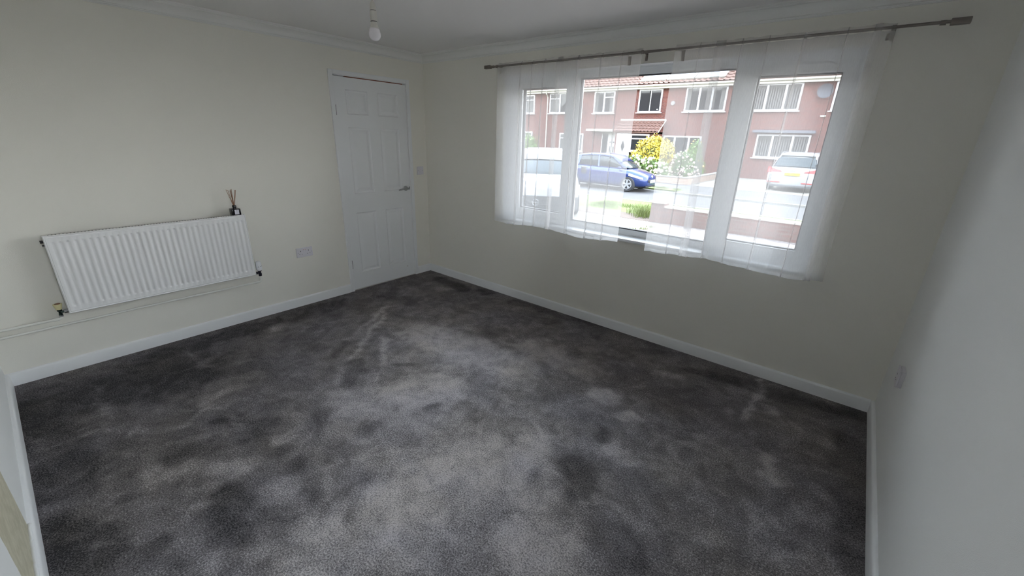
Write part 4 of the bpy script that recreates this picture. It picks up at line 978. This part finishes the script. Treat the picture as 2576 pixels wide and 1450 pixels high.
def section(x, zl, zb, w, crown=.03):
    half = [(w * .80, zl), (w * .95, zl + .05), (w * 1.0, zl + (zb - zl) * .35), (w * 1.0, zl + (zb - zl) * .62), (w * .97, zl + (zb - zl) * .86), (w * .90, zb), (w * .5, zb + crown)]
    return [(x, y, z) for y, z in half] + [(x, -y, z) for y, z in half[::-1]]
def gsection(x, zb, zr, wb, wr):
    half = [(wb, zb - .03), (wb * .4 + wr * .6, zb + (zr - zb) * .62), (wr, zr - .07), (wr * .86, zr - .015), (wr * .4, zr)]
    return [(x, y, z) for y, z in half] + [(x, -y, z) for y, z in half[::-1]]
def wheel(parent, x, y, r, w, spokes=5, trim=True):
    s = 1 if y > 0 else -1
    b = MB(); b.lathe([(r * .62, -w/2), (r * .93, -w/2), (r, -w/2 + .03), (r, w/2 - .03), (r * .93, w/2), (r * .62, w/2)], (x, y, r), 'y', 32); t = b.build('wheel', M['tyre'], parent, smooth=True)
    b = MB(); yo = s * w / 2 + y; f = s * .012
    b.lathe([(r * .68, 0), (r * .68, f), (r * .58, f), (r * .58, -f)], (x, yo, r), 'y', 32, cap=False)
    b.lathe([(r * .16, -f), (r * .16, f * 1.4)], (x, yo, r), 'y', 16)
    for k in range(spokes):
        a = 2 * PI * k / spokes + .3; c, sn = math.cos(a), math.sin(a); hw = r * .115
        pts = []
        for yy in (yo - f, yo + f):
            for (rr, hh) in ((r * .10, -hw * .8), (r * .10, hw * .8), (r * .66, hw * 1.3), (r * .66, -hw * 1.3)): pts.append((x + c * rr - sn * hh, yy, r + sn * rr + c * hh))
        b.hexa(pts)
    b.build('wheel_trim', M['alloy'], t, smooth=True)
    MB().lathe([(r * .62, -w * .3), (r * .62, w * .3)], (x, y, r), 'y', 24).build('wheel_well', M['dark'], t)
def arch(parent, x, y, r, s, mat):
    b = MB(); b.lathe([(r * 1.16, 0), (r * 1.16, s * .02)], (x, y, r), 'y', 30)
    b.build('wheel_arch', mat, parent)

def car(name, label, loc, rz, body, glass, roofmat, wheels, extras, paint):
    t = thing(name, label, 'car', loc, rz)
    b = MB(); skin(b, [section(*s) for s in body]); o = b.build('body', paint, t, smooth='all')
    for f in o.data.polygons: pass
    sub = o.modifiers.new('smooth', 'SUBSURF'); sub.levels = 1; sub.render_levels = 2
    # wheel openings are cut from the body
    cut = MB()
    for (wx_, wy, wr, ww) in wheels:
        cut.lathe([(wr * 1.14, -.30), (wr * 1.14, .30)], (wx_, wy, wr), 'y', 30)
    cme = bpy.data.meshes.new('cut'); bmesh.ops.recalc_face_normals(cut.bm, faces=cut.bm.faces); cut.bm.to_mesh(cme); cut.bm.free()
    co = bpy.data.objects.new('cut', cme); COL.objects.link(co)
    md = o.modifiers.new('arches', 'BOOLEAN'); md.operation = 'DIFFERENCE'; md.object = co; md.solver = 'EXACT'
    bpy.context.view_layer.update()
    dg = bpy.context.evaluated_depsgraph_get(); me2 = bpy.data.meshes.new_from_object(o.evaluated_get(dg))
    o.modifiers.clear(); o.data = me2; bpy.data.objects.remove(co); me2.polygons.foreach_set('use_smooth', [True] * len(me2.polygons))
    try: me2.set_sharp_from_angle(angle=math.radians(50))
    except Exception: pass
    b = MB(); skin(b, [gsection(*s) for s in glass]); g = b.build('windows', M['cglass'], t, smooth='all')
    g.modifiers.new('smooth', 'SUBSURF').render_levels = 2
    # roof skin a little above the glass
    rs = [s for s in glass if s[5 if len(s) > 5 else 2] is not None and s[2] - s[1] > .2]
    b = MB(); rows = []
    for (x, zb, zr, wb, wr) in rs:
        rows.append([(x, y, z) for y, z in ((wr * 1.015, zr - .085), (wr * .99, zr - .03), (wr * .84, zr + .004), (wr * .4, zr + .016), (-wr * .4, zr + .016), (-wr * .84, zr + .004), (-wr * .99, zr - .03), (-wr * 1.015, zr - .085))])
    b.grid(rows); r = b.build('roof', paint, t, smooth='all'); so = r.modifiers.new('thick', 'SOLIDIFY'); so.thickness = .02; so.offset = -1
    for (x, y, wr, ww) in wheels: wheel(t, x, y, wr, ww)
    extras(t, paint)
    return t
def pillar(t, paint, x0, z0, x1, z1, wb, wr, wd=.05):
    for s in (-1, 1):
        MB().hexa([(x0 - wd, s * wb, z0), (x0 + wd, s * wb, z0), (x0 + wd, s * (wb + .012), z0), (x0 - wd, s * (wb + .012), z0), (x1 - wd * .8, s * wr, z1), (x1 + wd * .8, s * wr, z1), (x1 + wd * .8, s * (wr + .012), z1), (x1 - wd * .8, s * (wr + .012), z1)]).build('pillar', paint, t)

blue = plain('metallic_blue_paint', (0.005, 0.022, 0.12), .22, metal=.35, coat=.6); white = plain('white_car_paint', (0.25, 0.26, 0.28), .25, coat=.5)
# blue hatchback
def blue_extras(t, paint):
    for s in (-1, 1):
        MB().hexa([(1.22, s*.70, .66), (1.79, s*.54, .53), (1.79, s*.69, .515), (1.24, s*.845, .635), (1.22, s*.70, .74), (1.78, s*.54, .59), (1.78, s*.68, .585), (1.24, s*.83, .735)]).build('headlight', M['lamp'], t)
        MB().box(.78, s * .86 - .06, .86, .92, s * .86 + .06, .96, bev=.025).build('door_mirror', paint, t, smooth=True)
        MB().box(-.62, s * .842 - .008, .80, -.46, s * .842 + .008, .825, bev=.006).build('door_handle', M['chrome'], t)
        MB().box(-1.96, s * .66 - .07, .74, -1.87, s * .66 + .07, .95, bev=.02).build('tail_light', M['red'], t)
    MB().box(1.86, -.42, .40, 1.955, .42, .50, bev=.02).build('grille', M['dark'], t); MB().box(1.76, -.50, .19, 1.905, .50, .27, bev=.02).build('lower_grille', M['dark'], t)
    p = MB().box(1.955, -.26, .37, 1.97, .26, .48).build('number_plate', M['platew'], t)
    for k, x in enumerate((-.20, -.12, -.05, .03, .12, .19)): MB().box(1.970, x - .018, .395, 1.973, x - .010, .455).box(1.970, x - .010, .42, 1.973, x + .008, .430).box(1.970, x + .008, .395, 1.973, x + .016, .455).build('plate_character', M['dark'], p)
    e = MB().lathe([(.055, 1.90), (.055, 1.935), (.045, 1.94)], (0, 0, .60), 'x', 20).build('badge', M['alloy'], t)
    pillar(t, paint, 1.0, .92, .38, 1.36, .70, .60, .05); pillar(t, paint, -.15, .92, -.22, 1.37, .755, .60, .035); pillar(t, paint, -1.20, .96, -1.15, 1.33, .74, .585, .11)
car('blue_hatchback', 'dark blue hatchback parked across the road beyond the grass verge', (-4.76, 14.02, RD), 0.02,
    [(-1.95, .35, .86, .55), (-1.88, .24, .93, .74), (-1.5, .18, .95, .83), (-.8, .16, .93, .85), (.2, .16, .91, .855), (.95, .16, .89, .85), (1.3, .17, .82, .82), (1.65, .18, .72, .74), (1.86, .20, .62, .62), (1.95, .26, .55, .44)],
    [(-1.82, .92, .98, .66, .60), (-1.62, .93, 1.20, .70, .58), (-1.30, .93, 1.35, .74, .59), (-.7, .92, 1.42, .75, .60), (0, .90, 1.425, .755, .60), (.40, .89, 1.37, .75, .58), (.80, .88, 1.16, .74, .60), (1.18, .86, .92, .72, .62)],
    blue, [(1.22, -.74, .30, .20), (1.22, .74, .30, .20), (-1.27, -.74, .30, .20), (-1.27, .74, .30, .20)], blue_extras, blue)
# white estate car seen from behind
def suv_extras(t, paint):
    for s in (-1, 1):
        MB().hexa([(-2.27, s*.38, .80), (-2.20, s*.90, .76), (-2.00, s*.955, .76), (-2.10, s*.40, .78), (-2.26, s*.40, .83), (-2.14, s*.88, .97), (-1.97, s*.94, .97), (-2.08, s*.42, .86)]).build('tail_light', M['red'], t)
        MB().box(-2.30, s * .62 - .24, .37, -2.26, s * .62 + .24, .40).build('bumper_reflector', M['red'], t)
        MB().box(.60, s * .98 - .07, .98, .78, s * .98 + .07, 1.12, bev=.03).build('door_mirror', paint, t, smooth=True)
        MB().tube([(-1.6, s * .60, 1.52), (-1.3, s * .61, 1.565), (.2, s * .62, 1.575), (.5, s * .61, 1.53)], .018, 8).build('roof_rail', M['chrome'], t)
    p = MB().box(-2.30, -.27, .66, -2.262, .27, .77).build('number_plate', M['platey'], t)
    for x in (-.20, -.12, -.05, .05, .12, .19): MB().box(-2.303, x - .018, .685, -2.301, x - .010, .745).box(-2.303, x - .010, .737, -2.301, x + .014, .745).box(-2.303, x - .010, .712, -2.301, x + .014, .719).build('plate_character', M['dark'], p)
    b = MB()
    for k in range(4):
        c = (k - 1.5) * .075
        for q in range(18):
            a0, a1 = 2*PI*q/18, 2*PI*(q+1)/18; b.tube([(-2.235, c + .05*math.cos(a0), .90 + .05*math.sin(a0)), (-2.235, c + .05*math.cos(a1), .90 + .05*math.sin(a1))], .007, 5)
    b.build('ring_badge', M['chrome'], t)
    MB().box(-2.26, -.72, .20, -2.12, .72, .27, bev=.01).build('diffuser', M['bumperplastic'], t)
    MB().hexa([(-2.10, -.70, 1.02), (-2.10, .70, 1.02), (-2.05, .72, 1.02), (-2.05, -.72, 1.02), (-1.77, -.60, 1.40), (-1.77, .60, 1.40), (-1.72, .60, 1.40), (-1.72, -.60, 1.40)]).build('rear_window', M['cglass'], t)
    MB().box(-1.80, -.62, 1.42, -1.60, .62, 1.50, bev=.02).build('roof_spoiler', paint, t, smooth=True)
    pillar(t, paint, -1.95, 1.0, -1.55, 1.42, .77, .64, .14); pillar(t, paint, -.25, 1.0, -.25, 1.46, .83, .66, .04)
car('white_estate_car', 'white estate car seen from behind on the far drive', (1.55, 20.0, G), PI/2,
    [(-2.27, .30, .60, .72), (-2.24, .24, .78, .84), (-2.14, .22, .95, .90), (-1.9, .20, 1.04, .93), (-1.2, .20, 1.04, .95), (0, .20, 1.02, .95), (1.0, .20, 1.0, .94), (1.6, .22, .94, .90), (2.05, .24, .84, .80), (2.25, .30, .68, .66)],
    [(-2.05, 1.02, 1.08, .80, .74), (-1.80, 1.02, 1.36, .80, .66), (-1.55, 1.02, 1.48, .82, .66), (-.9, 1.02, 1.54, .83, .67), (0, 1.0, 1.55, .83, .67), (.45, 1.0, 1.48, .82, .65), (.9, .98, 1.24, .80, .66), (1.35, .97, 1.0, .78, .68)],
    white, [(1.40, -.80, .36, .24), (1.40, .80, .36, .24), (-1.40, -.80, .36, .24), (-1.40, .80, .36, .24)], suv_extras, white)
# small white van on our own drive, its front facing the window
def van_extras(t, paint):
    MB().hexa([(1.93, -.86, .18), (2.03, -.62, .18), (2.03, .62, .18), (1.93, .86, .18), (1.95, -.86, .51), (2.05, -.62, .51), (2.05, .62, .51), (1.95, .86, .51)]).build('front_bumper', M['bumperplastic'], t)
    b = MB()
    for q in range(24):
        a0, a1 = 2*PI*q/24, 2*PI*(q+1)/24; b.tube([(2.055, -.17 + .075*math.cos(a0), .36 + .075*math.sin(a0)), (2.055, -.17 + .075*math.cos(a1), .36 + .075*math.sin(a1))], .007, 6)
    b.tube([(2.055, -.17, .285), (2.055, -.17, .435)], .005, 6); b.tube([(2.055, -.245, .36), (2.055, -.095, .36)], .005, 6)
    b.build('round_badge', M['alloy'], t)
    for s in (-1, 1):
        MB().hexa([(1.80, s*.86, .56), (1.99, s*.62, .54), (1.99, s*.70, .54), (1.82, s*.90, .56), (1.72, s*.84, .78), (1.90, s*.66, .74), (1.90, s*.74, .74), (1.74, s*.88, .78)]).build('headlight', M['lamp'], t)
        MB().box(.95, s * 1.0 - .07, 1.0, 1.07, s * 1.0 + .07, 1.18, bev=.03).build('door_mirror', M['dark'], t, smooth=True)
    pillar(t, paint, 1.30, .98, .62, 1.44, .76, .66, .07); pillar(t, paint, -.2, 1.0, -.2, 1.46, .83, .68, .05)
car('white_small_van', 'small white van close outside at the left of the window', (-3.19, 6.90, G), math.atan2(-.83, .56),
    [(-2.0, .25, .90, .80), (-1.9, .20, 1.0, .86), (-1.0, .18, 1.02, .90), (0, .18, 1.0, .91), (.9, .18, .99, .91), (1.35, .18, .97, .90), (1.75, .19, .88, .88), (1.93, .20, .76, .84), (2.0, .22, .60, .76)],
    [(-1.98, .95, 1.42, .78, .70), (-1.7, .95, 1.52, .82, .70), (0, .95, 1.53, .82, .70), (.55, .95, 1.50, .80, .68), (.95, .95, 1.30, .78, .68), (1.45, .93, .98, .76, .70)],
    white, [(1.25, -.80, .31, .22), (1.25, .80, .31, .22), (-1.3, -.80, .31, .22), (-1.3, .80, .31, .22)], van_extras, white)
